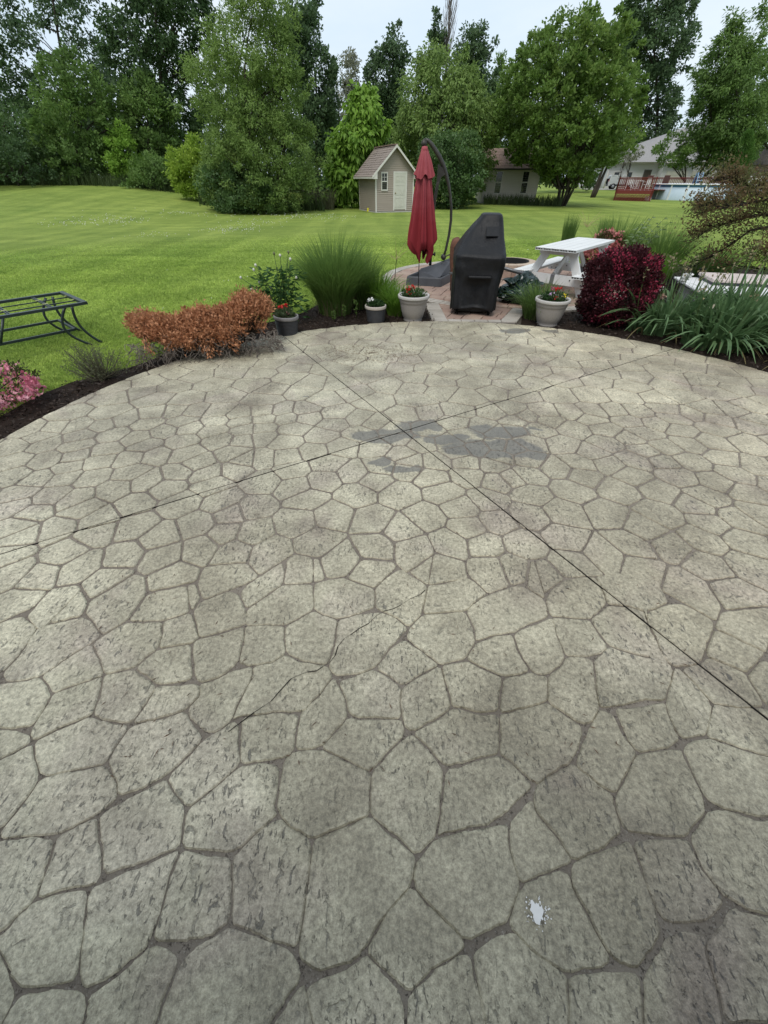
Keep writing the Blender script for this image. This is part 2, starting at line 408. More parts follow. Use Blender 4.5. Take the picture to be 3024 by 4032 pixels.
mb.v = [(PC.x+PR*math.cos(2*math.pi*k/n), PC.y+PR*math.sin(2*math.pi*k/n), z) for z in (-.0064, -.09) for k in range(n)]
mb.f = [tuple(range(n))] + [(n+k, n+(k+1) % n, (k+1) % n, k) for k in range(n)]; mb.sm = [False]*len(mb.f)
patio = tag(mb.build('patio', JOINT), kind='structure')

S1, S9 = 1000/1659, 1512/1659
TILES = [((0, 1600), S1, '450,50 700,45 810,85 1000,45 1140,30 1270,30 1420,30 1560,50 190,150 350,135 510,120 670,120 960,110 1190,95 1410,95 1570,95 740,185 1070,160 1240,140 1390,155 1600,150 250,195 520,190 290,245 90,260 500,258 890,205 950,250 1190,225 1430,220 1590,220 690,280 850,340 1010,320 1220,305 1520,300 300,350 80,360 490,320 640,360 440,400 1290,365 1600,350 80,450 250,470 420,465 600,460 850,430 1160,430 1350,440 1540,410 960,485 740,540 1090,530 500,600 120,570 330,580 1380,510 80,655 200,700 540,665 880,635 1180,630 1450,620 100,775 130,860 370,800 640,735 620,830 880,780 1280,770 1510,700 1645,660 50,960 430,950 1050,850 1470,830 1645,825 800,980 1060,980 1310,930 1520,950 60,1110 240,1120 520,1050 690,1130 1120,1110 1480,1110 100,1270 390,1290 780,1230 1100,1265 1430,1290 1625,1250'),
 ((1000, 1600), S1, '60,30 180,25 330,20 540,45 70,80 350,70 210,75 50,140 260,145 530,110 680,80 780,105 990,50 1140,40 1330,30 690,170 920,150 1130,150 1310,100 1570,40 1500,125 1390,190 1600,165 50,200 210,230 440,190 570,265 800,270 950,205 1090,240 1285,235 1330,295 1460,275 1600,255 1600,325 50,340 210,325 390,290 960,310 1190,360 1020,360 1390,365 1560,380 480,370 250,415 830,390 1000,410 60,490 270,520 450,480 650,430 790,480 1160,460 1400,450 1590,490 80,630 350,600 670,570 950,570 1240,560 1530,610 80,790 280,750 510,710 780,740 1120,720 1350,660 1590,750 970,800 1400,790 410,890 100,950 790,920 1050,930 1280,890 1510,900 310,1070 570,1000 760,1080 1220,1060 100,1090 1560,1070 590,1220 960,1190 260,1270 1320,1230 1640,1290'),
 ((2000, 1600), S1, '30,20 125,60 40,95 240,35 420,40 560,30 710,30 850,35 1040,20 1210,50 1310,15 1480,30 1610,80 270,90 540,80 790,90 970,110 1080,75 1360,85 1600,125 40,155 200,150 430,145 640,150 900,175 1130,155 1360,145 1570,240 140,235 370,250 650,240 800,210 1030,260 1180,245 1340,230 550,300 890,285 30,270 130,340 325,405 470,365 660,375 830,350 1020,365 1200,360 1420,340 1620,390 130,450 490,455 810,450 1110,450 1370,490 1490,440 1560,565 30,470 150,570 420,545 720,545 990,550 1310,590 140,710 370,690 650,700 1000,700 1230,650 1510,730 1640,700 380,860 100,900 900,795 810,905 1320,760 1065,910 1280,870 1540,880 640,970 870,1060 430,1030 40,1060 220,1110 1310,1040 1590,1050 440,1240 800,1200 1180,1190 1500,1220 90,1270'),
 ((0, 2400), S1, '60,180 340,210 470,400 830,240 1150,120 1130,350 1420,70 1410,290 150,610 460,600 830,580 1090,600 1430,560 60,850 480,890 960,930 90,1080 440,1190 900,1260 1320,1000 1540,1290 1640,860'),
 ((1000, 2400), S1, '90,230 370,200 680,220 1220,190 960,330 1540,90 250,460 1600,290 760,560 1090,600 1430,510 430,700 110,800 720,880 1320,830 1000,1150 460,1130 1450,1150'),
 ((2000, 2400), S1, '190,270 480,180 780,150 1110,190 410,540 820,460 1180,640 1370,470 1480,250 1530,100 110,520 220,800 640,920 910,760 1500,740 1000,1180 1440,1010 420,1290 50,1090'),
 ((0, 3200), S9, '90,230 300,190 590,130 180,580 530,480 840,370 1160,330 1480,420 960,770 540,830 210,880 1510,840 10,820 1265,890'),
 ((1512, 3200), S9, '350,310 690,170 760,510 1000,400 1270,290 1540,200 170,560 30,830 250,800 590,760 960,830 1280,760 1580,640')]
# stones of the near half, read off the photograph outline by outline (tile pixels)
TRACE = [((1000, 2400), S1, """-59,105 100,100 205,105 195,200 205,285 130,340 0,368 -102,352 -70,220
205,105 290,55 390,2 470,40 550,65 525,240 490,365 460,370 280,330 205,285 195,200
550,65 690,25 825,10 920,45 1010,120 900,240 790,385 680,420 520,435 490,365 525,240
985,185 1100,270 1210,360 1110,420 970,500 880,440 790,385 900,240
1100,30 1240,20 1380,10 1430,110 1445,215 1375,320 1290,350 1210,360 1100,270 985,185 1010,120
1390,5 1440,-50 1530,-105 1659,-147 1739,-167 1899,-67 1915,20 1929,50 1800,100 1690,150 1550,175 1445,215 1430,110
1445,215 1550,175 1685,155 1719,250 1809,400 1720,430 1630,445 1500,385 1395,325
1225,365 1290,350 1375,320 1395,325 1500,385 1630,445 1610,560 1600,675 1480,680 1330,640 1290,640 1265,530
970,500 1110,420 1225,365 1265,530 1290,640 1180,720 1030,800 985,770 970,710 955,600
545,470 680,420 790,385 880,440 970,500 955,600 970,710 870,715 700,715 620,690 590,570
-20,375 0,368 130,340 205,285 280,330 460,370 490,365 520,435 420,560 310,660 150,668 0,688 -90,690 -150,722 -95,600 -9,430
310,660 420,560 520,440 545,470 590,570 620,690 560,770 430,905 340,920 262,925 275,800 290,690
-90,700 0,688 150,668 310,660 290,690 275,800 262,925 200,970 90,990 -10,1005 -95,1010 -95,870
620,690 700,715 870,715 970,710 985,770 985,830 880,930 780,1050 740,1060 640,1010 530,950 430,905 560,770
1030,800 1180,720 1290,640 1330,640 1480,680 1600,675 1615,800 1605,945 1480,975 1340,1020 1245,1035 1150,920
985,830 1030,805 1150,920 1245,1035 1240,1150 1220,1300 1190,1490 1068,1622 940,1493 849,1433 760,1342 755,1200 765,1060 880,930
185,985 262,925 340,920 430,905 530,950 640,1010 740,1060 765,1060 755,1200 760,1342 600,1420 397,1493 261,1433 170,1342 140,1290 165,1150
1245,1035 1340,1020 1480,975 1605,945 1665,975 1740,1040 1835,1150 1750,1240 1650,1330 1560,1403 1400,1440 1242,1463 1190,1490 1220,1300 1240,1150"""),
((2000, 2400), S1, """25,165 60,140 270,50 300,60 330,180 375,300 350,370 260,425 200,425 150,400 60,250
300,50 420,60 530,65 590,150 655,240 610,290 500,310 380,300 330,180
545,60 620,0 655,-35 790,-20 890,10 910,80 965,180 1000,310 920,310 720,260 660,235 590,150
910,75 925,15 1050,-40 1150,-40 1230,5 1350,70 1335,130 1300,260 1265,350 1180,370 1090,375 1030,325 1000,310 965,180
560,325 610,292 660,238 720,262 920,312 1000,315 1030,325 1090,380 1065,470 1035,582 900,598 700,620 590,635 575,500
265,430 350,370 390,320 500,312 560,328 575,500 590,640 535,755 470,745 385,690 265,605 262,520
-29,445 60,432 150,405 200,425 265,430 262,520 265,605 130,640 0,670 -59,675 -50,560
-59,675 0,670 130,640 265,605 385,690 470,750 490,790 470,900 400,1010 330,1040 180,1150 90,1060 0,975 -54,945 -45,800
615,660 690,680 740,790 840,930 800,1010 765,1110 690,1205 620,1165 520,1080 440,1010 490,860 560,740
700,652 850,640 1030,615 1050,690 1130,840 1060,905 940,915 850,925 770,820
1040,600 1065,470 1090,390 1130,390 1240,500 1340,610 1330,690 1290,820 1230,835 1130,845 1050,680
1130,385 1190,370 1270,345 1300,310 1420,350 1560,420 1590,480 1659,590 1670,640 1500,640 1390,620 1340,605 1240,500
1345,125 1480,180 1659,265 1680,300 1600,380 1560,420 1420,350 1300,310 1300,260
1380,20 1400,10 1520,-5 1700,-20 1760,50 1700,270 1659,265 1480,180 1345,125 1370,110
1340,620 1390,620 1500,642 1690,640 1800,700 1760,960 1659,945 1560,920 1400,860 1300,835 1330,690
1140,905 1170,870 1300,838 1400,860 1560,922 1659,948 1800,970 1850,1300 1680,1370 1590,1350 1503,1325 1390,1295 1290,1240 1225,1110 1155,950
860,960 950,935 1060,905 1140,905 1155,950 1225,1110 1290,1240 1290,1330 1190,1470 1080,1486 900,1470 763,1440 700,1300 720,1210 765,1110 810,1010
180,1160 330,1050 400,1015 440,1010 520,1080 620,1165 690,1210 700,1300 755,1450 600,1560 445,1652 330,1490 188,1327 165,1250"""),
((1512, 3200), S9, """140,195 225,120 380,75 500,50 530,60 545,150 580,300 560,400 540,470 470,510 360,550 290,480 220,420 130,310 130,230
545,40 600,-20 644,-75 660,0 740,100 815,210 740,250 600,315 580,300 545,150
600,320 740,255 800,260 820,330 900,480 985,630 960,660 810,690 700,650 560,520 545,470 570,390
815,215 940,170 1060,110 1075,130 1120,270 1190,450 1200,540 1150,620 1080,670 1020,650 985,630 900,480 820,330 810,260
1070,100 1250,115 1320,115 1370,230 1460,350 1470,400 1420,460 1350,490 1240,480 1190,450 1120,270 1075,130
1320,105 1395,0 1450,-20 1530,0 1610,30 1700,20 1760,200 1750,460 1659,445 1560,420 1460,345 1370,230
1400,540 1470,450 1500,400 1560,425 1659,450 1750,465 1780,700 1760,920 1480,930 1440,750 1390,590
1230,520 1290,505 1370,520 1400,545 1390,590 1440,750 1470,920 1460,1000 1130,1000 1120,780 1110,720 1180,610
800,710 960,690 1080,690 1110,720 1120,800 1125,1000 800,1000 800,760
380,600 470,540 545,500 650,600 780,700 800,760 800,1000 470,1000 420,820 385,650
110,780 200,690 330,610 375,610 400,720 450,930 460,1000 100,1000 95,850
125,315 200,410 290,500 350,570 330,605 200,690 110,780 60,735 0,680 -85,600 0,450 60,370
-85,610 0,690 80,770 95,850 100,1000 -290,1000 -330,850 -350,760 -260,700 -150,660"""),
((0, 3200), S9, """1345,118 1480,65 1595,12 1659,72 1725,115 1800,205 1770,310 1659,445 1574,605 1500,665 1370,695 1300,640 1290,580 1320,380 1340,200
1205,15 1275,75 1335,120 1340,200 1320,380 1290,585 1250,585 1100,520 1010,470 1000,400 1005,190 1030,165 1120,80
790,155 900,185 1000,190 995,400 985,470 900,540 790,565 660,555 680,470 740,250
400,320 560,250 750,165 775,165 740,250 680,470 640,580 590,620 480,710 360,750 335,720 350,550 370,370
145,385 250,345 365,330 370,370 350,550 330,740 230,755 100,770 30,680 0,600 -60,560 20,510 90,440
425,5 560,-70 714,-155 745,-90 805,-15 785,80 770,150 600,225 450,285 435,270 430,130
805,-15 900,-90 1035,-206 1097,-213 1157,-219 1215,-200 1206,-117 1190,-24 1200,15 1120,80 1030,168 950,183 790,150 785,80
235,110 330,60 425,10 430,130 430,280 390,315 250,345 160,375 175,310 230,150
-60,130 0,115 140,100 235,105 230,150 175,310 140,390 80,440 10,520 -80,560 -100,300
985,480 1100,530 1250,590 1295,640 1310,720 1250,800 1170,913 1150,1000 640,1000 680,880 780,640 820,590 900,550
370,790 480,720 590,630 650,570 740,580 775,610 760,680 680,880 640,1000 320,1000 370,850
70,800 130,775 290,760 360,775 370,850 330,1000 -40,1000 20,880
-60,580 0,610 30,690 70,790 20,880 -40,1000 -160,1000 -160,700
1310,730 1340,780 1355,1000 1150,1000 1175,913 1250,810"""),
((0, 2400), S1, """850,760 1050,710 1200,665 1240,740 1330,830 1320,860 1210,970 1080,1090 900,1180 770,1230 760,1130 690,1010 760,880
1330,850 1430,790 1510,725 1565,740 1560,870 1565,1015 1400,1170 1220,1300 1150,1210 1105,1095 1210,970
1310,490 1400,460 1500,400 1640,370 1650,430 1560,600 1510,720 1430,790 1350,802 1262,722 1230,650 1310,560
1300,185 1450,150 1600,105 1590,220 1557,350 1500,400 1400,460 1300,475 1265,430 1250,230
1040,250 1250,215 1255,330 1260,430 1230,470 1040,490 970,450 880,375 960,310
1020,500 1150,490 1270,475 1310,495 1310,540 1220,650 1100,690 870,740 940,640
690,430 860,380 900,400 960,450 1020,500 940,640 850,745 750,740 600,700 640,580 670,470
600,215 720,140 820,80 1060,75 1060,160 1020,260 960,310 870,375 690,415 650,330
1070,75 1250,20 1275,100 1290,190 1250,215 1040,250 1060,160
1330,-62 1500,-127 1560,-110 1600,-20 1620,60 1600,100 1450,150 1300,185 1275,100 1250,15 1290,-40
270,430 430,320 570,225 600,230 650,340 660,420 500,490 350,550 310,480
250,110 400,75 550,40 600,85 660,165 600,215 430,320 250,440 150,460 20,475 10,420 120,300
-60,110 60,55 150,40 180,70 245,110 230,150 120,300 10,410 -60,420
-60,500 20,480 150,465 260,440 320,540 310,600 230,750 200,775 80,775 -60,770
330,550 360,550 500,490 660,440 660,480 640,580 590,690 500,730 350,790 220,855 190,800 310,610
-60,785 80,785 180,805 200,860 130,910 0,980 -60,1010
215,865 350,795 500,735 590,695 750,745 840,765 760,880 680,1010 550,1040 265,1090 230,980
-60,1010 0,980 130,910 205,870 215,960 260,1095 200,1200 95,1325 0,1440 -60,1440
262,1100 550,1045 690,1015 745,1110 765,1225 610,1340 454,1433 355,1471 212,1478 0,1501 0,1440 95,1325 200,1200"""),
((1000, 1600), S1, """0,1130 95,1068 190,1010 202,1070 190,1162 90,1230 0,1290 -45,1340 -62,1300 -99,1215 -60,1172
390,1155 470,1130 570,1115 780,1175 795,1220 790,1310 690,1352 550,1392 470,1367 390,1329 390,1250
190,1165 385,1155 390,1250 390,1329 290,1382 205,1432 100,1427 -59,1432 -45,1350 0,1290
960,1055 1030,1100 1135,1170 1120,1260 1100,1357 1010,1447 920,1372 825,1337 790,1310 795,1200 870,1110
1135,1170 1260,1150 1395,1115 1460,1160 1530,1225 1440,1277 1390,1332 1380,1337 1240,1347 1100,1357 1120,1260"""),
((2000, 1600), S1, """250,1260 290,1190 370,1130 460,1115 560,1110 610,1170 650,1290 540,1387 430,1382 300,1377 270,1377
580,1110 700,1080 850,1110 980,1140 1060,1270 1050,1287 925,1342 910,1400 890,1337 790,1307 655,1292 610,1170""")]
def traced():
    P = []; polys = []
    for (ox, oy), s, txt in TRACE:
        for line in txt.splitlines():
            ids = []
            for w in line.split():
                a, b = w.split(','); p = (ox+float(a)*s, oy+float(b)*s); hit = None
                for k, q in enumerate(P):
                    if (q[0]/q[2]-p[0])**2+(q[1]/q[2]-p[1])**2 < 24**2: hit = k; break
                if hit is None: P.append([p[0], p[1], 1]); hit = len(P)-1
                else: P[hit][0] += p[0]; P[hit][1] += p[1]; P[hit][2] += 1
                if not ids or ids[-1] != hit: ids.append(hit)
            if ids[0] == ids[-1]: ids.pop()
            polys.append(ids)
    W = []
    for x, y, n in P: g = G(x/n, y/n); W.append((g.x, g.y))
    out = []
    for ids in polys:
        p = [W[i] for i in ids]
        if sum(p[i][0]*p[(i+1) % len(p)][1]-p[(i+1) % len(p)][0]*p[i][1] for i in range(len(p))) < 0: p.reverse()
        out.append(p)
    return out
def shrink(p, d):
    n = len(p); o = []
    for i in range(n):
        a, b, c = p[i-1], p[i], p[(i+1) % n]
        e1 = (b[0]-a[0], b[1]-a[1]); e2 = (c[0]-b[0], c[1]-b[1]); l1 = math.hypot(*e1) or 1; l2 = math.hypot(*e2) or 1
        n1 = (-e1[1]/l1, e1[0]/l1); n2 = (-e2[1]/l2, e2[0]/l2); m = (n1[0]+n2[0], n1[1]+n2[1]); k = max(.5, 1+n1[0]*n2[0]+n1[1]*n2[1])
        o.append((b[0]+m[0]*d/k, b[1]+m[1]*d/k))
    return o
def pt_in(p, x, y):
    r = False; n = len(p)
    for a in range(n):
        x0, y0 = p[a]; x1, y1 = p[(a+1) % n]
        if (y0 > y) != (y1 > y) and x < (x1-x0)*(y-y0)/(y1-y0)+x0: r = not r
    return r
def per(p): return sum(math.hypot(p[i][0]-p[i-1][0], p[i][1]-p[i-1][1]) for i in range(len(p)))
def minus(cell, p, gap):
    """cell without the traced stone p: [main piece, leftovers...], all convex"""
    xs = [q[0] for q in p]; ys = [q[1] for q in p]
    if max(q[0] for q in cell) < min(xs) or min(q[0] for q in cell) > max(xs) or max(q[1] for q in cell) < min(ys) or min(q[1] for q in cell) > max(ys): return [cell]
    inter = cell; n = len(p); sides = []
    for i in range(n):
        a, b = p[i], p[(i+1) % n]; L = math.hypot(b[0]-a[0], b[1]-a[1])
        if L < 1e-5: continue
        nx, ny = (b[1]-a[1])/L, -(b[0]-a[0])/L; c = nx*a[0]+ny*a[1]; sides.append((nx, ny, c))
        inter = clip(inter, nx, ny, c)
        if len(inter) < 3: return [cell]
    if area(inter) < 2e-4: return [cell]
    sides.sort(key=lambda s: -(lambda q: area(q) if len(q) > 2 else 0)(clip(cell, -s[0], -s[1], -s[2])))
    out = []; rem = cell
    for nx, ny, c in sides:
        q = clip(rem, -nx, -ny, -c-gap); rem = clip(rem, nx, ny, c-(gap if not out else 0)*0)
        if len(q) > 2 and area(q) > .006 and area(q)/per(q)**2 > .024: out.append(q)
        if len(rem) < 3: break
    return out
def sites():
    pts = []
    for (ox, oy), s, txt in TILES:
        for w in txt.split():
            a, b = w.split(','); g = G(ox+float(a)*s, oy+float(b)*s); pts.append((g.x, g.y))
    out = []
    for p in pts:                                    # merge accidental doubles
        if all((p[0]-q[0])**2+(p[1]-q[1])**2 > .10**2 for q in out) and math.hypot(p[0]-PC.x, p[1]-PC.y) < PR+.1: out.append(p)
    nt_ = len(out); rng = random.Random(5)
    for _ in range(60000):
        a = rng.uniform(0, 2*math.pi); r = PR*1.06*math.sqrt(rng.random()); p = (PC.x+r*math.cos(a), PC.y+r*math.sin(a))
        u, v, d = depth_px(p[0], p[1], 0)
        if d > .2 and 1605 < v < 4032 and 0 < u < 3024: lim = .46
        else: lim = rng.choice((.25, .29, .33, .38))
        if all((p[0]-q[0])**2+(p[1]-q[1])**2 > lim*lim for q in out): out.append(p)
    return out, nt_
def clip(poly, nx, ny, c):
    """keep the side nx*x+ny*y <= c"""
    o = []; n = len(poly)
    for i in range(n):
        a, b = poly[i], poly[(i+1) % n]; da = nx*a[0]+ny*a[1]-c; db = nx*b[0]+ny*b[1]-c
        if da <= 0: o.append(a)
        if da*db < 0: t = da/(da-db); o.append((a[0]+(b[0]-a[0])*t, a[1]+(b[1]-a[1])*t))
    return o
def area(p): return .5*abs(sum(p[i][0]*p[(i+1) % len(p)][1]-p[(i+1) % len(p)][0]*p[i][1] for i in range(len(p))))
def rounded(poly, rng, cut=.24, wob=.0017):
    # resample corners (two rounds of corner cutting), then a hand-tooled wobble
    for it in range(2):
        o = []; n = len(poly)
        for i in range(n):
            a, b = poly[i], poly[(i+1) % n]; L = math.hypot(b[0]-a[0], b[1]-a[1])
            c = min(cut, (.012 if it == 0 else .0035)/max(L, 1e-6))
            o.append((a[0]+(b[0]-a[0])*c, a[1]+(b[1]-a[1])*c))
            if it == 0 and L > .09:
                q_ = max(2, int(L/.045))
                for e_ in range(1, q_): m = e_/q_; o.append((a[0]+(b[0]-a[0])*m, a[1]+(b[1]-a[1])*m))
            o.append((a[0]+(b[0]-a[0])*(1-c), a[1]+(b[1]-a[1])*(1-c)))
        poly = o
    cx = sum(p[0] for p in poly)/len(poly); cy = sum(p[1] for p in poly)/len(poly)
    ph = [rng.uniform(0, 6.28) for _ in range(4)]; o = []
    for (x, y) in poly:
        a = math.atan2(y-cy, x-cx); d = math.hypot(x-cx, y-cy) or 1e-6
        w = wob*(math.sin(3*a+ph[0])+.8*math.sin(7*a+ph[1])+.6*math.sin(13*a+ph[2])) + rng.uniform(-.0019, .0019)
        o.append((cx+(x-cx)*(1+w/d), cy+(y-cy)*(1+w/d)))
    return o
LINES = []                                            # two saw-cut control joints
for a, b in (((615, 728), (1659, 1553)), ((0, 1197), (1459, 752))):
    p, q = Gd(*a), Gd(*b); d = (q-p).normalized(); LINES.append((p, q, (-d.y, d.x), -d.y*p.x+d.x*p.y))
def stone_mesh(loops, zt):
    mb = MB()
    for lp in loops:
        n = len(lp); cx = sum(p[0] for p in lp)/n; cy = sum(p[1] for p in lp)/n; vs = []
        for inset, z in ((-.002, -.016), (0, -.0045), (.0055, zt)):
            for (x, y) in lp:
                d = math.hypot(x-cx, y-cy) or 1; k = max(0, 1-inset/d); vs.append((cx+(x-cx)*k, cy+(y-cy)*k, z))
        fs = [(r*n+i, r*n+(i+1) % n, (r+1)*n+(i+1) % n, (r+1)*n+i) for r in range(2) for i in range(n)]
        mb.add(vs, fs, False); b = len(mb.v); mb.v.append((cx, cy, zt+.0006))
        for i in range(n): mb.f.append((b-n+i, b-n+(i+1) % n, b)); mb.sm.append(False)
    return mb
rngs = random.Random(21); cells = []; TP = traced(); pts, ntr = sites()
def trim_circle(poly):
    if any(math.hypot(p[0]-PC.x, p[1]-PC.y) > PR-.004 for p in poly):
        for k in range(96):
            a = 2*math.pi*k/96; nx, ny = math.cos(a), math.sin(a); poly = clip(poly, nx, ny, nx*PC.x+ny*PC.y+PR-.004)
            if len(poly) < 3: break
    return poly
def saw(loops):
    for (p, q, nrm, c) in LINES:
        new = []
        for lp in loops:
            a1 = clip(lp, nrm[0], nrm[1], c-.0035); a2 = clip(lp, -nrm[0], -nrm[1], -c-.0035)
            if len(a1) > 2 and len(a2) > 2 and area(a1) > .0004 and area(a2) > .0004: new += [a1, a2]
            elif len(a1) > 2 and area(a1) >= area(a2 if len(a2) > 2 else a1): new.append(a1)
            else: new.append(a2)
        loops = new
    return loops
for p in TP:
    q = shrink(p, rngs.choice((.0015, .003, .0045)))
    q = trim_circle(q)
    if len(q) > 2 and area(q) > .004: cells.append((saw([rounded(q, rngs)]), rngs.uniform(-.0012, .0016)))
pts = [q for q in pts if not any(pt_in(p, q[0], q[1]) for p in TP)]
for i, (x, y) in enumerate(pts):
    poly = [(x-.8, y-.8), (x+.8, y-.8), (x+.8, y+.8), (x-.8, y+.8)]; gap = rngs.choice((.0045, .006, .0072, .0085, .010))
    near = sorted(((q[0]-x)**2+(q[1]-y)**2, q) for k, q in enumerate(pts) if k != i and abs(q[0]-x) < 1.6 and abs(q[1]-y) < 1.6)[:26]
    for d2, q in near:
        d = math.sqrt(d2); nx, ny = (q[0]-x)/d, (q[1]-y)/d
        poly = clip(poly, nx, ny, nx*(x+q[0])/2+ny*(y+q[1])/2-gap)
        if len(poly) < 3: break
    pcs = [poly] if len(poly) > 2 else []
    for p in TP: pcs = [r for q in pcs for r in minus(q, p, .005)]
    for poly in pcs:
        poly = trim_circle(poly)
        if len(poly) < 3 or area(poly) < .0035: continue
        cells.append((saw([rounded(poly, rngs)]), rngs.uniform(-.0012, .0016)))
def seen_area(loops):
    s = 0
    for lp in loops:
        pp = []
        for (x, y) in lp:
            u, v, d = depth_px(x, y, 0)
            if d < .15: return 0
            pp.append((min(max(u, -50), 3074), min(max(v, -50), 4082)))
        s += area(pp)
    return s
cells.sort(key=lambda c: -seen_area(c[0]))
for loops, zt in cells[:300]:
    stone_mesh(loops, zt).build('stone', STONE, patio)
rest = MB()
for loops, zt in cells[300:]:
    q = stone_mesh(loops, zt); b = len(rest.v); rest.v += q.v; rest.f += [tuple(i+b for i in f) for f in q.f]; rest.sm += q.sm
tag(rest.build('stones', STONE, patio), kind='stuff')
CUT = mat('saw_cut', (.012, .011, .010), (.02, .018, .016), 30, .9, .1)
for (p, q, nrm, c) in LINES:
    d = Vector((nrm[1], -nrm[0])); e = []
    o = Vector((p.x, p.y)); oc = o-PC; b = oc.dot(d); disc = math.sqrt(b*b-(oc.length_squared-(PR-.01)**2))
    s = MB(); s.beam((o+d*(-b-disc)).to_3d()+Vector((0, 0, -.0042)), (o+d*(-b+disc)).to_3d()+Vector((0, 0, -.0042)), .0070, .0056); s.build('control_joint', CUT, patio)
# hairline crack
T5 = lambda x, y: G(1000+x*S1, 2400+y*S1, .0032)
crk = [T5(*p) for p in ((-170, 800), (-90, 740), (0, 672), (60, 632), (110, 600), (170, 530), (245, 450), (300, 425), (350, 408), (410, 400), (450, 372), (495, 345), (530, 300), (548, 240), (590, 190), (630, 165), (690, 122), (750, 90), (805, 35), (850, 10), (910, -5), (960, -30), (1020, -70), (1090, -100), (1120, -130))]
s = MB()
for i in range(len(crk)-1):
    a, b = crk[i], crk[i+1]; d = (b-a).normalized(); w = Vector((-d.y, d.x, 0))*(.0014+.0009*math.sin(i*1.7))
    s.add([a-w, b-w, b+w, a+w], [(0, 1, 2, 3)])
s.build('crack', CUT, patio)

# ---- brick patio with the fire pit ------------------------------------------
def paver_mat(name, a, b, c):
    m = node_mat(name); t = NT(m); p = t.pos()
    col = t.mix(t.objrand(), a, b); col = t.mix(t.ramp(t.noise(p, 2.2, 4, .6), .4, .7), col, c)
    g = t.noise(p, 70, 4, .7); col = t.mix(.5, col, t.ramp(g, .3, .7, (.6, .6, .6, 1), (1.15, 1.15, 1.15, 1)), 'MULTIPLY')
    t.principled(col, .75, .3, g, .5, .006); return m
PAVER = paver_mat('red_paver', (.33, .215, .165), (.41, .31, .24), (.27, .185, .15))
PALE = paver_mat('pale_paver', (.40, .36, .31), (.31, .28, .24), (.46, .42, .365))
SAND = mat('joint_sand', (.06, .05, .04), (.10, .085, .07), 12, .95, .1, world=True)
CH0, CH1 = Vector((.72, 7.72)), Vector((2.45, 7.28))              # where the walk meets the round
cd = (CH1-CH0).normalized(); cn = (-cd.y, cd.x); cc = cn[0]*CH0.x+cn[1]*CH0.y
neck = [(1.02, 6.60), (1.82, 6.57), (2.12, 7.02), (2.25, 7.33), (.98, 7.66), (1.04, 7.2)]
neck = [(1.00, 6.62), (1.84, 6.58), (2.22, 7.34), (.98, 7.65)]
mb = MB(); n = 64
mb.v = [(QC.x+QR*math.cos(2*math.pi*k/n), QC.y+QR*math.sin(2*math.pi*k/n), -.02) for k in range(n)]; mb.f = [tuple(range(n))]
mb.v += [(.74, 6.45, -.019), (2.1, 6.35, -.019), (2.5, 7.6, -.019), (.72, 7.95, -.019)]; mb.f.append((n, n+1, n+2, n+3)); mb.sm = [False, False]
brick_patio = tag(mb.build('brick_patio', SAND), kind='structure')
def slab(poly, z0, z1, bev=.006):
    m = MB(); n = len(poly); cx = sum(p[0] for p in poly)/n; cy = sum(p[1] for p in poly)/n; vs = []
    for ins, z in ((0, z0), (0, z1-.004), (bev, z1)):
        for x, y in poly:
            d = math.hypot(x-cx, y-cy) or 1; k = max(.2, 1-ins/d); vs.append((cx+(x-cx)*k, cy+(y-cy)*k, z))
    return m.add(vs, [(r*n+i, r*n+(i+1) % n, (r+1)*n+(i+1) % n, (r+1)*n+i) for r in range(2) for i in range(n)] + [tuple(2*n+i for i in range(n))])
rngp = random.Random(4); ang = R(-24); ca, sa = math.cos(ang), math.sin(ang)
vv = -4.0; np_ = 0
while vv < 4.2:
    hh = rngp.choice((.22, .22, .3)); uu = -4.6 + rngp.uniform(0, .3)
    while uu < 4.2:
        ww = rngp.choice((.22, .30, .30, .44)); g_ = .006
        rect = [(uu+g_, vv+g_), (uu+ww-g_, vv+g_), (uu+ww-g_, vv+hh-g_), (uu+g_, vv+hh-g_)]
        rect = [(2.4+x*ca-y*sa, 9.0+x*sa+y*ca) for x, y in rect]
        a1 = clip(rect, -cn[0], -cn[1], -cc-.004)
        if len(a1) > 2:
            for k in range(48):
                a = 2*math.pi*k/48; nx, ny = math.cos(a), math.sin(a); a1 = clip(a1, nx, ny, nx*QC.x+ny*QC.y+QR-.23)
                if len(a1) < 3: break
        a2 = clip(rect, cn[0], cn[1], cc-.004)
        for k in range(4):
            if len(a2) < 3: break
            p, q = neck[k], neck[(k+1) % 4]; L = math.hypot(q[0]-p[0], q[1]-p[1]); nx, ny = (q[1]-p[1])/L, -(q[0]-p[0])/L
            a2 = clip(a2, nx, ny, nx*p[0]+ny*p[1])
        for a in (a1, a2):
            if len(a) > 2 and area(a) > .003:
                np_ += 1; dz = rngp.uniform(-.003, .003); slab(a, -.03, -.002+dz).build('paver', PAVER, brick_patio)
        uu += ww
    vv += hh
def brick_row(p0, p1, depth, wid):
    p0, p1 = Vector(p0), Vector(p1); L = (p1-p0).length; d = (p1-p0)/L; nrm = Vector((-d.y, d.x)); k = max(1, round(L/wid)); w = L/k
    for i in range(k):
        a = p0+d*(i*w+.004); b = p0+d*((i+1)*w-.004)
        slab([tuple(a), tuple(b), tuple(b+nrm*depth), tuple(a+nrm*depth)], -.03, .003+rngp.uniform(-.002, .002)).build('edge_brick', PALE, brick_patio)
nb = 150
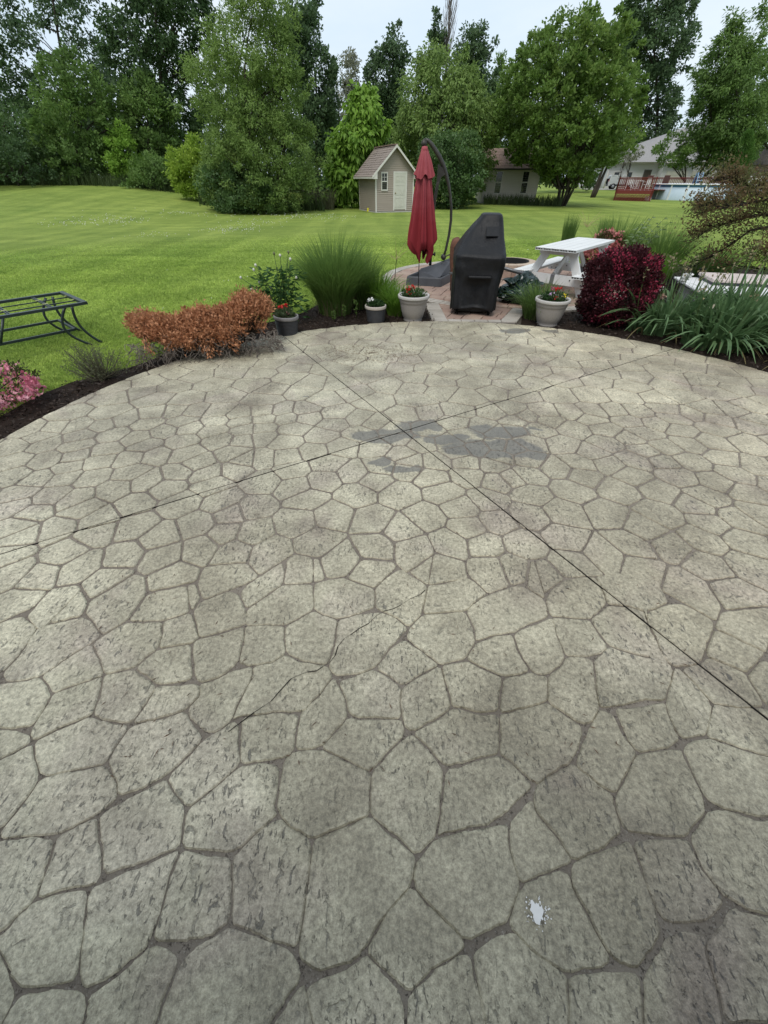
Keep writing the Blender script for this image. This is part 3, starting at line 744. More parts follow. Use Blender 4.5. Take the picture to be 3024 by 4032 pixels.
for k in range(nb):
    a0 = 2*math.pi*k/nb; a1 = 2*math.pi*(k+1)/nb; am = (a0+a1)/2; px, py = QC.x+2.56*math.cos(am), QC.y+2.56*math.sin(am)
    if cn[0]*px+cn[1]*py < cc+.02: continue
    q = [(QC.x+r*math.cos(a), QC.y+r*math.sin(a)) for r, a in ((QR-.22, a0+.0018), (QR, a0+.0018), (QR, a1-.0018), (QR-.22, a1-.0018))]
    slab(q, -.03, .003+rngp.uniform(-.002, .002)).build('edge_brick', PALE, brick_patio)
brick_row((.97, 7.66), (1.02, 7.2), -.22, .10) if False else None
brick_row((1.00, 6.62), (.98, 7.66), .24, .10)
brick_row((2.24, 7.36), (1.86, 6.60), .24, .10)
brick_row((.80, 6.535), (2.05, 6.475), .11, .2)

# ---- grass blades on the near lawn
def lawn_blades():
    rng = np.random.default_rng(8); n = 900000
    r = 4.0 + 17*rng.uniform(0, 1, n)**1.25; a = rng.uniform(R(-58), R(58), n)
    x = r*np.sin(a); y = r*np.cos(a)
    k = ~inside(LBt, x, y) & ~inside(RBt, x, y) & ~on_hard(x, y) & (y > .3)
    x, y = x[k], y[k]; m = len(x); r = r[k]
    h = rng.uniform(.018, .042, m)*np.clip((21.5-r)/9, .12, 1); w = .004+.0009*r
    P = np.stack([x, y, terrain(x, y)-.004], 1); d = rng.uniform(0, 2*np.pi, m)
    flow = np.sin(x*1.1+y*2.2)*.012                                  # wheels laid it this way and that
    tip = P + np.stack([np.cos(d)*.026+flow, np.sin(d)*.026, h], 1)
    s = np.stack([-np.sin(d+1), np.cos(d+1), np.zeros(m)], 1)*w[:, None]
    V = np.stack([P-s, P+s, tip], 1).reshape(-1, 3); return V, np.arange(m*3).reshape(m, 3)
def blade_material():
    m = node_mat('grass_blade'); t = NT(m); p = t.pos()
    col = t.mix(t.ramp(t.noise(p, .11, 5, .6, .3), .35, .68), (.33, .48, .10), (.48, .61, .14))
    st = t.noise(t.mapped(p, (.9, .16, 1), (0, 0, R(62))), 1.0, 3, .5, .4)  # mower stripes: light off leaning blades put into their colour
    col = t.mix(t.ramp(st, .38, .64), col, t.mix(.55, col, (.48, .61, .15)))
    col = t.mix(.8, col, t.ramp(t.noise(t.mapped(p, (.5, 1.6, 1), (0, 0, R(-14))), .55, 5, .65, .5), .34, .66, (.68, .72, .66, 1), (1.2, 1.14, 1.2, 1)), 'MULTIPLY')
    wv = t.noise(t.mapped(p, (1.15, .09, 1), (0, 0, R(63))), 1.0, 2, .4, .25)  # wide mower bands, lean sheen again as colour
    col = t.mix(.42, col, t.ramp(wv, .42, .58, (.74, .78, .72, 1), (1.14, 1.1, 1.14, 1)), 'MULTIPLY')
    col = t.mix(.7, col, t.ramp(t.noise(p, 9, 3, .6), .3, .7, (.62, .66, .6, 1), (1.2, 1.18, 1.2, 1)), 'MULTIPLY')
    col = t.mix(.6, col, t.ramp(t.island(), 0, 1, (.5, .55, .45, 1), (1.35, 1.3, 1.25, 1)), 'MULTIPLY')
    p_ = t.n('ShaderNodeBsdfPrincipled'); t.l(col, p_.inputs['Base Color']); p_.inputs['Roughness'].default_value = .6; p_.inputs['Specular IOR Level'].default_value = .2
    tr = t.n('ShaderNodeBsdfTranslucent'); t.l(col, tr.inputs['Color']); ms = t.n('ShaderNodeMixShader'); ms.inputs[0].default_value = .42
    t.l(p_.outputs[0], ms.inputs[1]); t.l(tr.outputs[0], ms.inputs[2]); o = t.n('ShaderNodeOutputMaterial'); t.l(ms.outputs[0], o.inputs[0]); return m
V, F = lawn_blades()
tag(link('grass', np_mesh('grass', V, F), blade_material()), 'short mown green grass blades of the back lawn', 'grass', kind='stuff')
# white clover heads in drifts
def clover():
    rng = np.random.default_rng(14); P = []
    for u, v, su, sv, n in ((250, 478, 70, 6, 260), (150, 484, 60, 5, 110), (500, 497, 55, 6, 240), (640, 465, 60, 6, 200), (560, 480, 60, 8, 120), (330, 508, 60, 6, 60), (420, 466, 90, 3, 120), (720, 470, 40, 6, 90), (420, 610, 200, 60, 20), (1250, 560, 120, 30, 8), (600, 560, 200, 60, 14)):
        for _ in range(n//2):
            g = Gd(u+rng.normal()*su*.6, v+rng.normal()*sv*.6)
            if 7 < g.y < 60: P.append((g.x, g.y, float(terrain(g.x, g.y))+.06))
    P = np.array(P); m = len(P); d = np.linalg.norm(P, axis=1)
    D = rng.normal(size=(m, 3)); s = .013+.0008*d
    a = leaves(P, D, s, s, rng); b = leaves(P, rng.normal(size=(m, 3)), s, s, rng); return join([a, b])
V, F = clover()
tag(link('clover', np_mesh('clover', V, F), mat('clover_white', (.55, .56, .48), (.7, .7, .62), 30, .8, .1)), 'white clover heads in drifts over the lawn', 'clover', kind='stuff')

# ================================================================== BUILDINGS
def siding(mb, x0, x1, z0, z1, y, step, out=-1, top=None):
    """lap boards on the plane y, facing out*y; top(z) -> (xa, xb) trims gables"""
    z = z0
    while z < z1-1e-4:
        zb = min(z+step, z1); xa, xb = x0, x1; xc, xd = x0, x1
        if top: xa, xb = top(z); xc, xd = top(zb)
        o0, o1 = y+out*.036, y+out*.004
        mb.add([(xa, o0, z), (xb, o0, z), (xd, o1, zb), (xc, o1, zb), (xa, y, z), (xb, y, z)], [(0, 1, 2, 3), (4, 5, 1, 0)])
        z = zb
SID = mat('beige_siding', (.34, .285, .235), (.38, .32, .265), 2, .6, .3, stretch=(.3, 1, 8))
SID2 = mat('grey_siding', (.56, .51, .45), (.63, .58, .52), 2, .6, .3, stretch=(.3, 1, 8))
TRIM = mat('trim_white', (.68, .65, .60), (.60, .57, .52), 6, .55, .35)
ROOF = mat('shingle_brown', (.23, .19, .165), (.34, .285, .25), 9, .9, .15, .5, .01, 40)
ROOF2 = mat('shingle_dark_brown', (.20, .14, .115), (.30, .215, .175), 9, .9, .15, .5, .01, 40)
DOOR = mat('door_white', (.62, .60, .53), (.55, .53, .46), 5, .5, .35)
DARK = mat('window_dark', (.012, .014, .016), (.02, .022, .026), 3, .08, .6)
CONC = mat('slab_concrete', (.42, .40, .36), (.5, .48, .44), 6, .9, .2)

def courses(mb, p0, p1, p2, p3, n, thick=.02, seg=14, rng=random):
    """shingle courses between eave p0-p1 and ridge p3-p2, each tab uneven"""
    p0, p1, p2, p3 = map(Vector, (p0, p1, p2, p3)); nrm = (p1-p0).cross(p3-p0).normalized()
    for i in range(n):
        a0 = i/n; a1 = min(1, (i+1.15)/n); off = (i % 2)*.5/seg
        for k in range(seg+1):
            s0 = max(0, (k)/seg-off); s1 = min(1, (k+1)/seg-off)
            if s1 <= s0: continue
            l0 = p0.lerp(p1, s0).lerp(p3.lerp(p2, s0), a0); l1 = p0.lerp(p1, s1).lerp(p3.lerp(p2, s1), a0)
            u0 = p0.lerp(p1, s0).lerp(p3.lerp(p2, s0), a1); u1 = p0.lerp(p1, s1).lerp(p3.lerp(p2, s1), a1)
            t = thick*(1+rng.uniform(-.35, .5)); mb.add([l0+nrm*t, l1+nrm*t, u1+nrm*.004, u0+nrm*.004, l0, l1], [(0, 1, 2, 3), (4, 5, 1, 0)])
# ---- near beige shed
def shed():
    o = empty('garden_shed', (-.53, 32.1, -.05), R(20), 'small beige sided shed with white panelled door and steep brown roof', 'shed')
    W, D, E, Rg = 2.6, 3.5, 2.02, 3.22; rg = random.Random(2)
    core = MB(); core.box((.02, .02, -.25), (W-.02, D-.02, E)); core.prism([(.02, .02, E), (W-.02, .02, E), (W/2, .02, Rg-.08)], (0, D-.04, 0)); wall = core.build('wall', SID, o)
    g = lambda z: (0, W) if z <= E else ((z-E)/(Rg-E)*W/2, W-(z-E)/(Rg-E)*W/2)
    s = MB(); siding(s, 0, W, .1, Rg-.1, 0, .105, -1, g); tag(s.build('siding', SID, wall), kind='stuff')
    s = MB(); siding(s, 0, D, .1, E, 0, .105, 1); rot = Matrix.Rotation(R(90), 3, 'Z')
    s.v = [tuple(rot @ Vector(p)) for p in s.v]; tag(s.build('siding', SID, wall), kind='stuff')
    s = MB(); siding(s, 0, D, .1, E, 0, .105, -1); s.v = [tuple(rot @ Vector(p) + Vector((W, 0, 0))) for p in s.v]; tag(s.build('siding', SID, wall), kind='stuff')
    for x in (-.03, W-.05): MB().box((x, -.035, -.02), (x+.08, .045, E+.02)).build('corner_trim', TRIM, o)
    MB().box((-.03, D-.05, -.02), (.05, D+.03, E)).build('corner_trim', TRIM, o)
    MB().box((-.05, -.05, -.3), (W+.05, D+.05, .06)).build('foundation', CONC, o)
    roof = MB(); ov = .28; sl = (Rg-E)/(W/2); ze = E-ov*sl
    for sx in (-1, 1):
        xe = W/2+sx*(W/2+ov); roof.prism([(xe, -ov, ze), (W/2, -ov, Rg), (W/2, -ov, Rg+.06), (xe, -ov, ze+.06)], (0, D+2*ov, 0))
    rf = roof.build('roof', ROOF2, o)
    for sx in (-1, 1):
        xe = W/2+sx*(W/2+ov+.03); c = MB(); a, b = (xe, -ov-.02, ze+.035), (xe, D+ov, ze+.035); cc2, dd = (W/2, D+ov, Rg+.064), (W/2, -ov-.02, Rg+.064)
        if sx < 0: courses(c, b, a, dd, cc2, 13, .022, 15, rg)
        else: courses(c, a, b, cc2, dd, 13, .022, 15, rg)
        tag(c.build('shingles', ROOF, rf), kind='stuff')
        r = MB(); r.prism([(xe, -ov-.04, ze-.06), (W/2, -ov-.04, Rg-.06), (W/2, -ov-.04, Rg+.07), (xe, -ov-.04, ze+.07)], (0, .035, 0)); r.build('rake_board', TRIM, rf)
        MB().box((xe-.02, -ov-.03, ze-.06), (xe+.02, D+ov, ze+.03)).build('eave_board', TRIM, rf)
        m = MB(); x0 = W/2+sx*(W/2+ov); x1 = W/2+sx*(W/2-.02); m.prism([(x0, -ov-.03, ze-.07), (x1, -ov-.03, ze-.07), (x1, -ov-.03, E+.02)], (0, ov, 0)); m.build('cornice_return', TRIM, rf)
    cap = MB()
    for k in range(12): cap.box((W/2-.12, -.2+k*.32, Rg+.05), (W/2+.12, .14+k*.32, Rg+.095+.01*(k % 2)))
    cap.build('ridge_cap', ROOF2, rf)
    # door
    d = MB(); d.box((1.26, -.05, .16), (2.06, -.02, 1.98)); dr = d.build('door', DOOR, o)
    f = MB(); f.box((1.19, -.06, .1), (1.26, .0, 2.06)); f.box((2.06, -.06, .1), (2.13, .0, 2.06)); f.box((1.19, -.062, 1.98), (2.13, .0, 2.06)); f.build('door_frame', TRIM, dr)
    for zz, hh in ((.25, .52), (.9, .5), (1.55, .3)):
        for xx in (1.35, 1.70):
            p = MB(); 
            for (a, b, c, e) in ((xx, zz, xx+.27, zz+.025), (xx, zz+hh-.025, xx+.27, zz+hh), (xx, zz, xx+.025, zz+hh), (xx+.245, zz, xx+.27, zz+hh)): p.box((a, -.062, b), (c, -.049, e))
            p.box((xx+.06, -.06, zz+.06), (xx+.21, -.049, zz+hh-.06)); p.build('door_panel', DOOR, dr)
    MB().tube([(1.33, -.05, 1.0), (1.33, -.1, 1.0)], .03, 10).build('handle', mat('brass', (.25, .18, .08), None, 5, .35, .5, metal=.8), dr)
    # window
    w = MB()
    for a, b in (((.36, 1.12), (.41, 2.02)), ((.75, 1.12), (.80, 2.02)), ((.41, 1.12), (.75, 1.18)), ((.41, 1.96), (.75, 2.02)), ((.41, 1.55), (.75, 1.60))): w.box((a[0], -.07, a[1]), (b[0], .0, b[1]))
    for a, b in (((.568, 1.60), (.588, 1.96)), ((.41, 1.77), (.75, 1.79))): w.box((a[0], -.055, a[1]), (b[0], -.02, b[1]))
    wi = w.build('window', TRIM, o)
    MB().box((.41, -.035, 1.18), (.75, -.025, 1.55)).build('pane', DARK, wi)
    for a in ((.41, 1.60), (.41, 1.79), (.588, 1.60), (.588, 1.79)): MB().box((a[0], -.035, a[1]), (a[0]+.158, -.025, a[1]+.17)).build('pane', DARK, wi)
shed()
p = G(1448, 833, -.05)
MB().box((-.06, -.01, 0), (.06, .01, .2), Matrix.Rotation(R(12), 3, 'Y'), (0, 0, 0), .004).build('utility_flag', mat('yellow_plastic', (.75, .66, .03), None, 5, .5), None, p)
tag(bpy.data.objects['utility_flag'], 'small yellow marker standing in grass by shed corner', 'marker')
# ---- grey shed behind the maple
def shed2():
    o = empty('storage_shed', (8.85, 45, .0), R(0), 'grey sided shed half hidden by the maple with two tall windows', 'shed')
    W, D, E = 4.85, 3.4, 2.28; rg = random.Random(3)
    wall = MB().box((.02, .02, -.3), (W-.02, D, E)).build('wall', SID2, o)
    s = MB(); siding(s, 0, W, .05, E, 0, .14, -1); tag(s.build('siding', SID2, wall), kind='stuff')
    for x in (-.02, W-.06): MB().box((x, -.035, -.1), (x+.08, .05, E)).build('corner_trim', SID2, o)
    MB().box((-.03, -.06, -.2), (W+.03, D, .06)).build('foundation', CONC, o)
    m = MB()
    m.prism([(-.2, -.3, E-.05), (-.2, D/2, E+1.3), (-.2, D/2, E+1.38), (-.2, -.3, E+.03)], (W+.4, 0, 0)); m.prism([(-.2, D+.3, E-.05), (-.2, D/2, E+1.3), (-.2, D/2, E+1.38), (-.2, D+.3, E+.03)], (W+.4, 0, 0))
    rf = m.build('roof', ROOF2, o)
    c = MB(); courses(c, (-.22, -.33, E+.02), (W+.22, -.33, E+.02), (W+.22, D/2, E+1.385), (-.22, D/2, E+1.385), 13, .02, 24, rg); tag(c.build('shingles', ROOF2, rf), kind='stuff')
    for gx in (0, W-.05): g = MB(); g.prism([(gx, .03, E), (gx, D, E), (gx, D/2, E+1.3)], (.05, 0, 0)); g.build('gable', SID2, o)
    MB().box((-.22, -.36, E-.07), (W+.22, -.31, E+.04)).build('eave_board', mat('dark_eave', (.03, .035, .03), None, 5, .6), rf)
    for x in (1.0, 3.35):
        w = MB()
        for a, b in (((0, .62), (.05, 2.15)), ((.55, .62), (.60, 2.15)), ((.05, .62), (.55, .67)), ((.05, 2.10), (.55, 2.15)), ((.05, 1.37), (.55, 1.42))): w.box((x+a[0], -.07, a[1]), (x+b[0], 0, b[1]))
        wi = w.build('window', TRIM, o)
        for z0, z1 in ((.67, 1.37), (1.42, 2.10)): MB().box((x+.05, -.035, z0), (x+.55, -.025, z1)).build('pane', DARK, wi)
    v = MB(); v.box((3.5, -.14, .3), (3.72, -.02, .5), bev=.02); v.tube([(3.6, -.1, .32), (3.6, -.14, .1)], .05, 8); v.build('wall_vent', TRIM, o)
shed2()
# ---- far house
HW = mat('house_siding', (.56, .55, .55), (.63, .62, .61), 2, .6, .3, stretch=(.3, 1, 6)); HR = mat('house_roof', (.27, .26, .26), (.34, .33, .325), 7, .9, .2, .4, .01, 30)
def house():
    o = empty('house', (38.3, 88, .2), R(0), 'white one storey house with grey hipped roof beyond the pool', 'house')
    L, D, E, Rg = 20, 11, 3.5, 8.0
    w = MB(); w.box((0, 0, -.5), (8.5, D, E)); w.box((8.5, -1.6, -.5), (L, D, E)); wall = w.build('wall', HW, o)
    s = MB(); siding(s, 0, 8.5, 0, E, 0, .2, -1); siding(s, 8.5, L, 0, E, -1.6, .2, -1); tag(s.build('siding', HW, wall), kind='stuff')
    r = MB(); x0, x1, y0, y1 = -.6, L+.6, -.6, D+.6; Rg = 8.6; a = (15.4, D/2, Rg); b = (17.6, D/2, Rg)
    r.add([(x0, y0, E), (x1, y0-1.6, E), (x1, y1, E), (x0, y1, E), a, b], [(0, 1, 5, 4), (1, 2, 5), (2, 3, 4, 5), (3, 0, 4), (0, 3, 2, 1)])
    r.add([(8.0, -2.3, E-.01), (13.5, -2.3, E-.01), (10.75, 2.2, E+2.2)], [(0, 1, 2)])
    rf = r.build('roof', HR, o)
    g = MB(); g.box((x0-.02, y0-.08, E-.16), (8.0, y0+.02, E+.03)); g.box((8.0, -2.4, E-.16), (L+.6, -2.28, E+.03)); g.build('gutter', TRIM, rf)
    MB().tube([(1.6, 2.0, E+1.0), (1.6, 2.0, E+2.4)], .16, 10).build('vent_pipe', TRIM, rf)
    for dx in (8.4, .1): dn = MB(); dn.tube([(dx, -.1, E-.2), (dx, -.1, 0)], .07, 6); dn.build('downspout', TRIM, o)
    d = MB(); d.box((6.4, -.06, .1), (7.4, -.01, 2.4)); dr = d.build('door', mat('brown_door', (.07, .055, .045), None, 4, .4), o)
    f = MB(); f.box((6.25, -.08, 0), (6.4, 0, 2.55)); f.box((7.4, -.08, 0), (7.55, 0, 2.55)); f.box((6.25, -.081, 2.4), (7.55, 0, 2.55)); f.build('door_frame', mat('frame_dark', (.10, .09, .08), None, 4, .5), dr)  # door frame in one dark brown colour
    for x in (9.3, 13.6):
        gd = MB(); gd.box((x, -1.68, .0), (x+3.6, -1.62, 2.4)); gm = gd.build('garage_door', DOOR, o)
        for k in range(4):
            for q in range(4): MB().box((x+.12+q*.88, -1.71, .1+k*.58), (x+.12+q*.88+.72, -1.675, .1+k*.58+.4)).build('door_panel', DOOR, gm)
    for x in (1.2, 3.4):
        wf = MB(); wf.box((x, -.06, 1.0), (x+1.0, -.01, 2.3)); wi = wf.build('window', TRIM, o); MB().box((x+.08, -.08, 1.08), (x+.92, -.055, 2.22)).build('pane', DARK, wi)
house()
def house2():
    o = empty('neighbour_house', (54.0, 74, .2), 0, 'brown brick house with brown roof half behind the far trees', 'house')
    b = mat('brick_brown', (.30, .22, .18), (.36, .28, .24), 3, .8, .2); w = MB(); w.box((0, 0, -.4), (12, 9, 2.9)); w.build('wall', b, o)
    r = MB(); r.add([(-.6, -.6, 2.9), (12.6, -.6, 2.9), (12.6, 9.6, 2.9), (-.6, 9.6, 2.9), (4, 4.5, 5.6), (9, 4.5, 5.6)], [(0, 1, 5, 4), (1, 2, 5), (2, 3, 4, 5), (3, 0, 4), (0, 3, 2, 1)]); r.build('roof', mat('roof_taupe', (.20, .17, .15), (.25, .21, .19), 6, .9, .2), o)
    for x in (1.5, 6.0): wf = MB().box((x, -.06, .8), (x+1.6, -.01, 2.2)).build('window', TRIM, o); MB().box((x+.1, -.08, .9), (x+1.5, -.055, 2.1)).build('pane', DARK, wf)
house2()
# drive in front of the houses
m = MB(); m.add([(33, 80.5, .24), (66, 66, .24), (66, 70.5, .24), (50, 79.5, .24), (40, 86.5, .26), (33, 86.5, .26)], [(0, 1, 2, 3, 4, 5)])
for k in range(len(m.v)): x, y, z = m.v[k]; m.v[k] = (x, y, float(terrain(x, y))+.05)
tag(m.build('driveway', CONC), kind='structure')

# ---- cars
GLASS = mat('car_glass', (.01, .012, .014), None, 3, .06, .6); TYRE = mat('tyre', (.012, .012, .012), None, 20, .85, .2); RIM = mat('rim', (.45, .45, .45), None, 5, .35, .5, metal=.7)
CARW = mat('car_white', (.72, .72, .70), (.68, .68, .66), 2, .3, .5); CLAD = mat('car_cladding', (.10, .10, .10), None, 6, .6)
def car(name, loc, rz, label, suv=True, L=4.5, paint=None, group=None):
    o = empty(name, loc, rz, label, 'car', group); pm = paint or CARW; W = 1.8
    if suv: prof = [(0, .45), (0, 1.0), (.06, 1.08), (.12, 1.72), (.3, 1.78), (2.55, 1.74), (3.1, 1.14), (4.25, 1.02), (4.45, .85), (4.45, .4)]
    else: prof = [(0, .42), (0, .8), (.15, .95), (.7, 1.0), (1.25, 1.4), (2.5, 1.42), (3.2, .98), (4.2, .85), (4.42, .7), (4.42, .38)]
    n = len(prof); mb = MB(); rings = []
    for y, tuck in ((-W/2, .12), (-W/2+.06, 0), (W/2-.06, 0), (W/2, .12)):
        rings.append([(x, y*(.9 if (z > 1.15 and abs(y) > .7) else 1), z-tuck*.15*(z > .9)) for x, z in prof])
    vs = [p for r in rings for p in r]; fs = [tuple(range(n-1, -1, -1)), tuple(3*n+i for i in range(n))]
    for r in range(3):
        for i in range(n): fs.append((r*n+i, r*n+(i+1) % n, (r+1)*n+(i+1) % n, (r+1)*n+i))
    mb.add(vs, fs); body = mb.build('body', pm, o)
    zt = 1.66 if suv else 1.34; zb = 1.14 if suv else 1.0
    for sy in (-1, 1):
        wins = ((.28, 1.0), (1.08, 1.85), (1.92, 2.62)) if suv else ((.95, 1.6), (1.7, 2.55))
        for a, b in wins:
            w = MB(); y = sy*(W/2*.9+.006 if suv else W/2*.9+.006); w.add([(a, y, zb), (b+.12 if b > 2.4 else b, y, zb), (b-.05, y, zt), (a+.04, y, zt)], [(0, 1, 2, 3)]); w.prism([(a, y, zb), (b+(.25 if b > 2.4 else 0), y, zb), (b-.05, y, zt), (a+.04, y, zt)], (0, sy*.012, 0)); w.build('side_window', GLASS, o)
        for x in (.85, 3.55):
            t = MB(); t.tube([(x, sy*(W/2-.2), .36), (x, sy*(W/2+.03), .36)], .36, 20); ty = t.build('wheel', TYRE, o)
            t = MB(); t.tube([(x, sy*(W/2+.02), .36), (x, sy*(W/2+.045), .36)], .22, 14); t.build('rim', RIM, ty)
        MB().box((.3, sy*(W/2) - .02, .4), (4.2, sy*(W/2)+.025, .62)).build('cladding', CLAD, o)
        MB().box((-.03, sy*.78-.1, .95), (.04, sy*.78+.1, 1.25)).build('tail_light', mat('tail_red', (.35, .02, .02), None, 4, .3), o)
        MB().box((4.36, sy*.65-.18, .72), (4.47, sy*.65+.18, .88)).build('headlight', mat('lamp_clear', (.6, .62, .62), None, 4, .15), o)
    w = MB(); w.box((.01, -.65, 1.15), (.08, .65, 1.62)) if suv else w.prism([(.78, -.65, 1.03), (.78, .65, 1.03), (1.22, .6, 1.37), (1.22, -.6, 1.37)], (-.03, 0, .03)); w.build('rear_window', GLASS, o)
    a = (3.08, 1.16, 2.6, 1.70) if suv else (3.15, 1.0, 2.55, 1.4)
    w = MB(); w.prism([(a[0], -.68, a[1]), (a[0], .68, a[1]), (a[2], .62, a[3]), (a[2], -.62, a[3])], (.035, 0, .025)); w.build('windscreen', GLASS, o)
    MB().box((-.1, -.8, .4), (.02, .8, .68), bev=.03).build('bumper', CLAD, o)
    if suv: t = MB(); t.tube([(-.22, 0, 1.0), (-.02, 0, 1.0)], .34, 18); t.build('spare_wheel', TYRE, o)
    return o
def gz(x, y): return float(terrain(x, y))+.05
car('parked_car', (36.9, 83.6, gz(37, 83)), R(-14), 'white off-roader with spare wheel parked behind the red deck')
car('parked_car', (33.6, 88.5, gz(34, 88)), R(20), 'white saloon car half hidden behind the off-roader', False)
car('parked_car', (47.6, 67.0, gz(48, 67)), R(-20), 'white pickup-like car beyond the pool seen above the small brown tree', True)
car('parked_car', (44.6, 61.0, gz(45, 61)), R(-25), 'low white car right behind the pool edge', False)

# ---- pool and its red deck
def pool():
    c = (33.3, 54.0); r = 3.95; o = empty('swimming_pool', (c[0], c[1], -.1), 0, 'round above ground pool with white wall and blue rim', 'pool')
    W_ = mat('pool_wall', (.47, .58, .67), (.55, .65, .72), 3, .5, .4); BL = mat('pool_blue', (.06, .17, .34), None, 6, .4); WH = mat('pool_white', (.78, .79, .8), None, 5, .4)
    m = MB(); m.lathe([(r, 0), (r, 1.26), (r-.03, 1.26), (r-.03, 0)], 72); m.build('wall', W_, o)
    m = MB(); m.lathe([(r+.012, 1.08), (r+.03, 1.10), (r+.03, 1.24), (r+.012, 1.26)], 72); m.build('blue_band', BL, o)
    m = MB(); m.lathe([(r-.1, 1.25), (r+.13, 1.25), (r+.14, 1.33), (r-.1, 1.34), (r-.1, 1.25)], 72); m.build('top_rail', WH, o)
    m = MB(); m.lathe([(.01, 1.1), (r-.04, 1.1)], 48); m.build('water', mat('pool_water', (.03, .22, .30), None, 3, .05, .6), o)
    for k in range(16):
        a = 2*math.pi*k/16+.1; q = MB(); rot = Matrix.Rotation(a, 3, 'Z'); q.box((r, -.07, 0), (r+.06, .07, 1.25)); q.v = [tuple(rot @ Vector(p)) for p in q.v]; q.build('post', WH, o)
pool()
RED = mat('deck_red', (.14, .028, .022), (.19, .04, .03), 5, .7, .25, stretch=(1, 1, 4))
def deck():
    o = empty('pool_deck', (23.3, 50.2, -.1), R(-25), 'dark red wooden deck with railing and lattice skirt beside pool', 'deck')
    fl = .86; W, D = 4.4, 9.0
    f = MB()
    for k in range(int(D/.15)): f.box((0, k*.15, fl-.04), (3.3 if k*.15 < 4.5 else (4.6 if k*.15 < 7 else 11.9), k*.15+.14, fl))
    f.build('floor', RED, o)
    MB().box((-.03, -.05, fl-.28), (3.3, 0, fl-.03)).build('fascia', RED, o); MB().box((-.08, -.05, fl-.28), (-.03, D, fl-.03)).build('fascia', RED, o)
    lt = MB(); k = -1.0
    def lat(p, q): lt.beam(p, q, .04, .012, (0, 1, 0))
    h = fl-.3; x = -h; W = 3.3
    while x < W:
        for sgn in (1, -1):
            a, b = (x, 0), (x+h, h)
            if sgn < 0: a, b = (x+h, 0), (x, h)
            pa, pb = list(a), list(b)
            def cl(p, q):
                if p[0] < 0: t = (0-p[0])/(q[0]-p[0]); return [0, p[1]+(q[1]-p[1])*t]
                if p[0] > W: t = (W-p[0])/(q[0]-p[0]); return [W, p[1]+(q[1]-p[1])*t]
                return p
            pa2, pb2 = cl(pa, pb), cl(pb, pa)
            lat((pa2[0], -.02+.012*sgn, pa2[1]), (pb2[0], -.02+.012*sgn, pb2[1]))
        x += .13
    lt.build('lattice', RED, o)
    def rail(p, q):
        p, q = Vector(p), Vector(q); L = (q-p).length; d = (q-p)/L; r = MB()
        r.beam(p+Vector((0, 0, fl+.95)), q+Vector((0, 0, fl+.95)), .14, .05); r.beam(p+Vector((0, 0, fl+.1)), q+Vector((0, 0, fl+.1)), .05, .08); r.beam(p+Vector((0, 0, fl+.86)), q+Vector((0, 0, fl+.86)), .05, .08); rr_ = r.build('railing', RED, o)
        n = int(L/.16)
        for i in range(1, n): b = MB(); a = p+d*(i*L/n); b.beam(a+Vector((0, 0, fl+.1)), a+Vector((0, 0, fl+.88)), .045, .045, (0, 1, 0)); b.build('baluster', RED, rr_)
        for e in (p, q): b = MB(); b.beam(e+Vector((0, 0, -.0)), e+Vector((0, 0, fl+1.02)), .1, .1, (0, 1, 0)); b.build('post', RED, rr_)
    rail((0, 0, 0), (3.2, 0, 0)); rail((0, 0, 0), (0, D, 0)); rail((0, D, 0), (11.9, D, 0)); rail((8.6, 7.4, 0), (11.9, 7.4, 0))
deck()
def DK(x, y): c, n = math.cos(R(-25)), math.sin(R(-25)); return (23.3+x*c-y*n, 50.2+x*n+y*c, .76)
WP = mat('white_resin', (.74, .74, .72), (.68, .68, .66), 4, .45, .4)
def resin_chair(loc, rz, label):
    o = empty('deck_chair', loc, rz, label, 'chair', 'chairs on the pool deck')
    MB().box((-.25, -.25, .4), (.25, .25, .44), bev=.01).build('seat', WP, o)
    for k in range(4): MB().box((-.24+k*.13, .23, .44), (-.15+k*.13, .26, .92)).build('back_slat', WP, o)
    for sx in (-1, 1):
        for sy in (-1, 1): m = MB(); m.beam((sx*.22, sy*.22, .4), (sx*.26, sy*.26, 0), .04, .04, (0, 1, 0)); m.build('leg', WP, o)
        m = MB(); m.box((sx*.27-.03, -.24, .62), (sx*.27+.03, .24, .65)); m.box((sx*.27-.02, -.22, .42), (sx*.27+.02, -.18, .62)); m.build('armrest', WP, o)
resin_chair(DK(1.0, 1.2), R(150), 'white resin chair inside the red railing nearest its corner')
resin_chair(DK(2.5, 1.3), R(200), 'white resin chair inside the red railing beside the pool')
m = MB(); m.box((-.35, -.35, .68), (.35, .35, .72), bev=.01); 
t_ = empty('deck_table', DK(1.8, 2.0), 0, 'small white resin table between the deck chairs', 'table'); m.build('table_top', WP, t_)
for sx in (-1, 1):
    for sy in (-1, 1): m = MB(); m.beam((sx*.28, sy*.28, .68), (sx*.3, sy*.3, 0), .05, .05, (0, 1, 0)); m.build('leg', WP, t_)
BRN = mat('brown_sling', (.10, .045, .035), (.13, .06, .05), 6, .8)
for x, lab in ((3.0, 'brown sling chair back above the railing, nearer the chairs'), (4.6, 'brown sling chair back above the railing, nearer the slide')):
    o = empty('sling_chair', DK(x, 8.2), R(155), lab, 'chair', 'brown sling chairs on the deck')
    m = MB(); m.box((-.28, -.02, .42), (.28, .02, 1.15), Matrix.Rotation(R(-10), 3, 'X'), (0, 0, .42), .008); m.build('backrest', BRN, o)
    MB().box((-.28, .0, .38), (.28, .5, .42), bev=.01).build('seat', BRN, o)
    for sx in (-1, 1): m = MB(); m.tube([(sx*.28, -.1, 0), (sx*.28, .02, .42), (sx*.28, .5, .42), (sx*.28, .55, 0)], .018, 6); m.build('leg', CLAD, o)
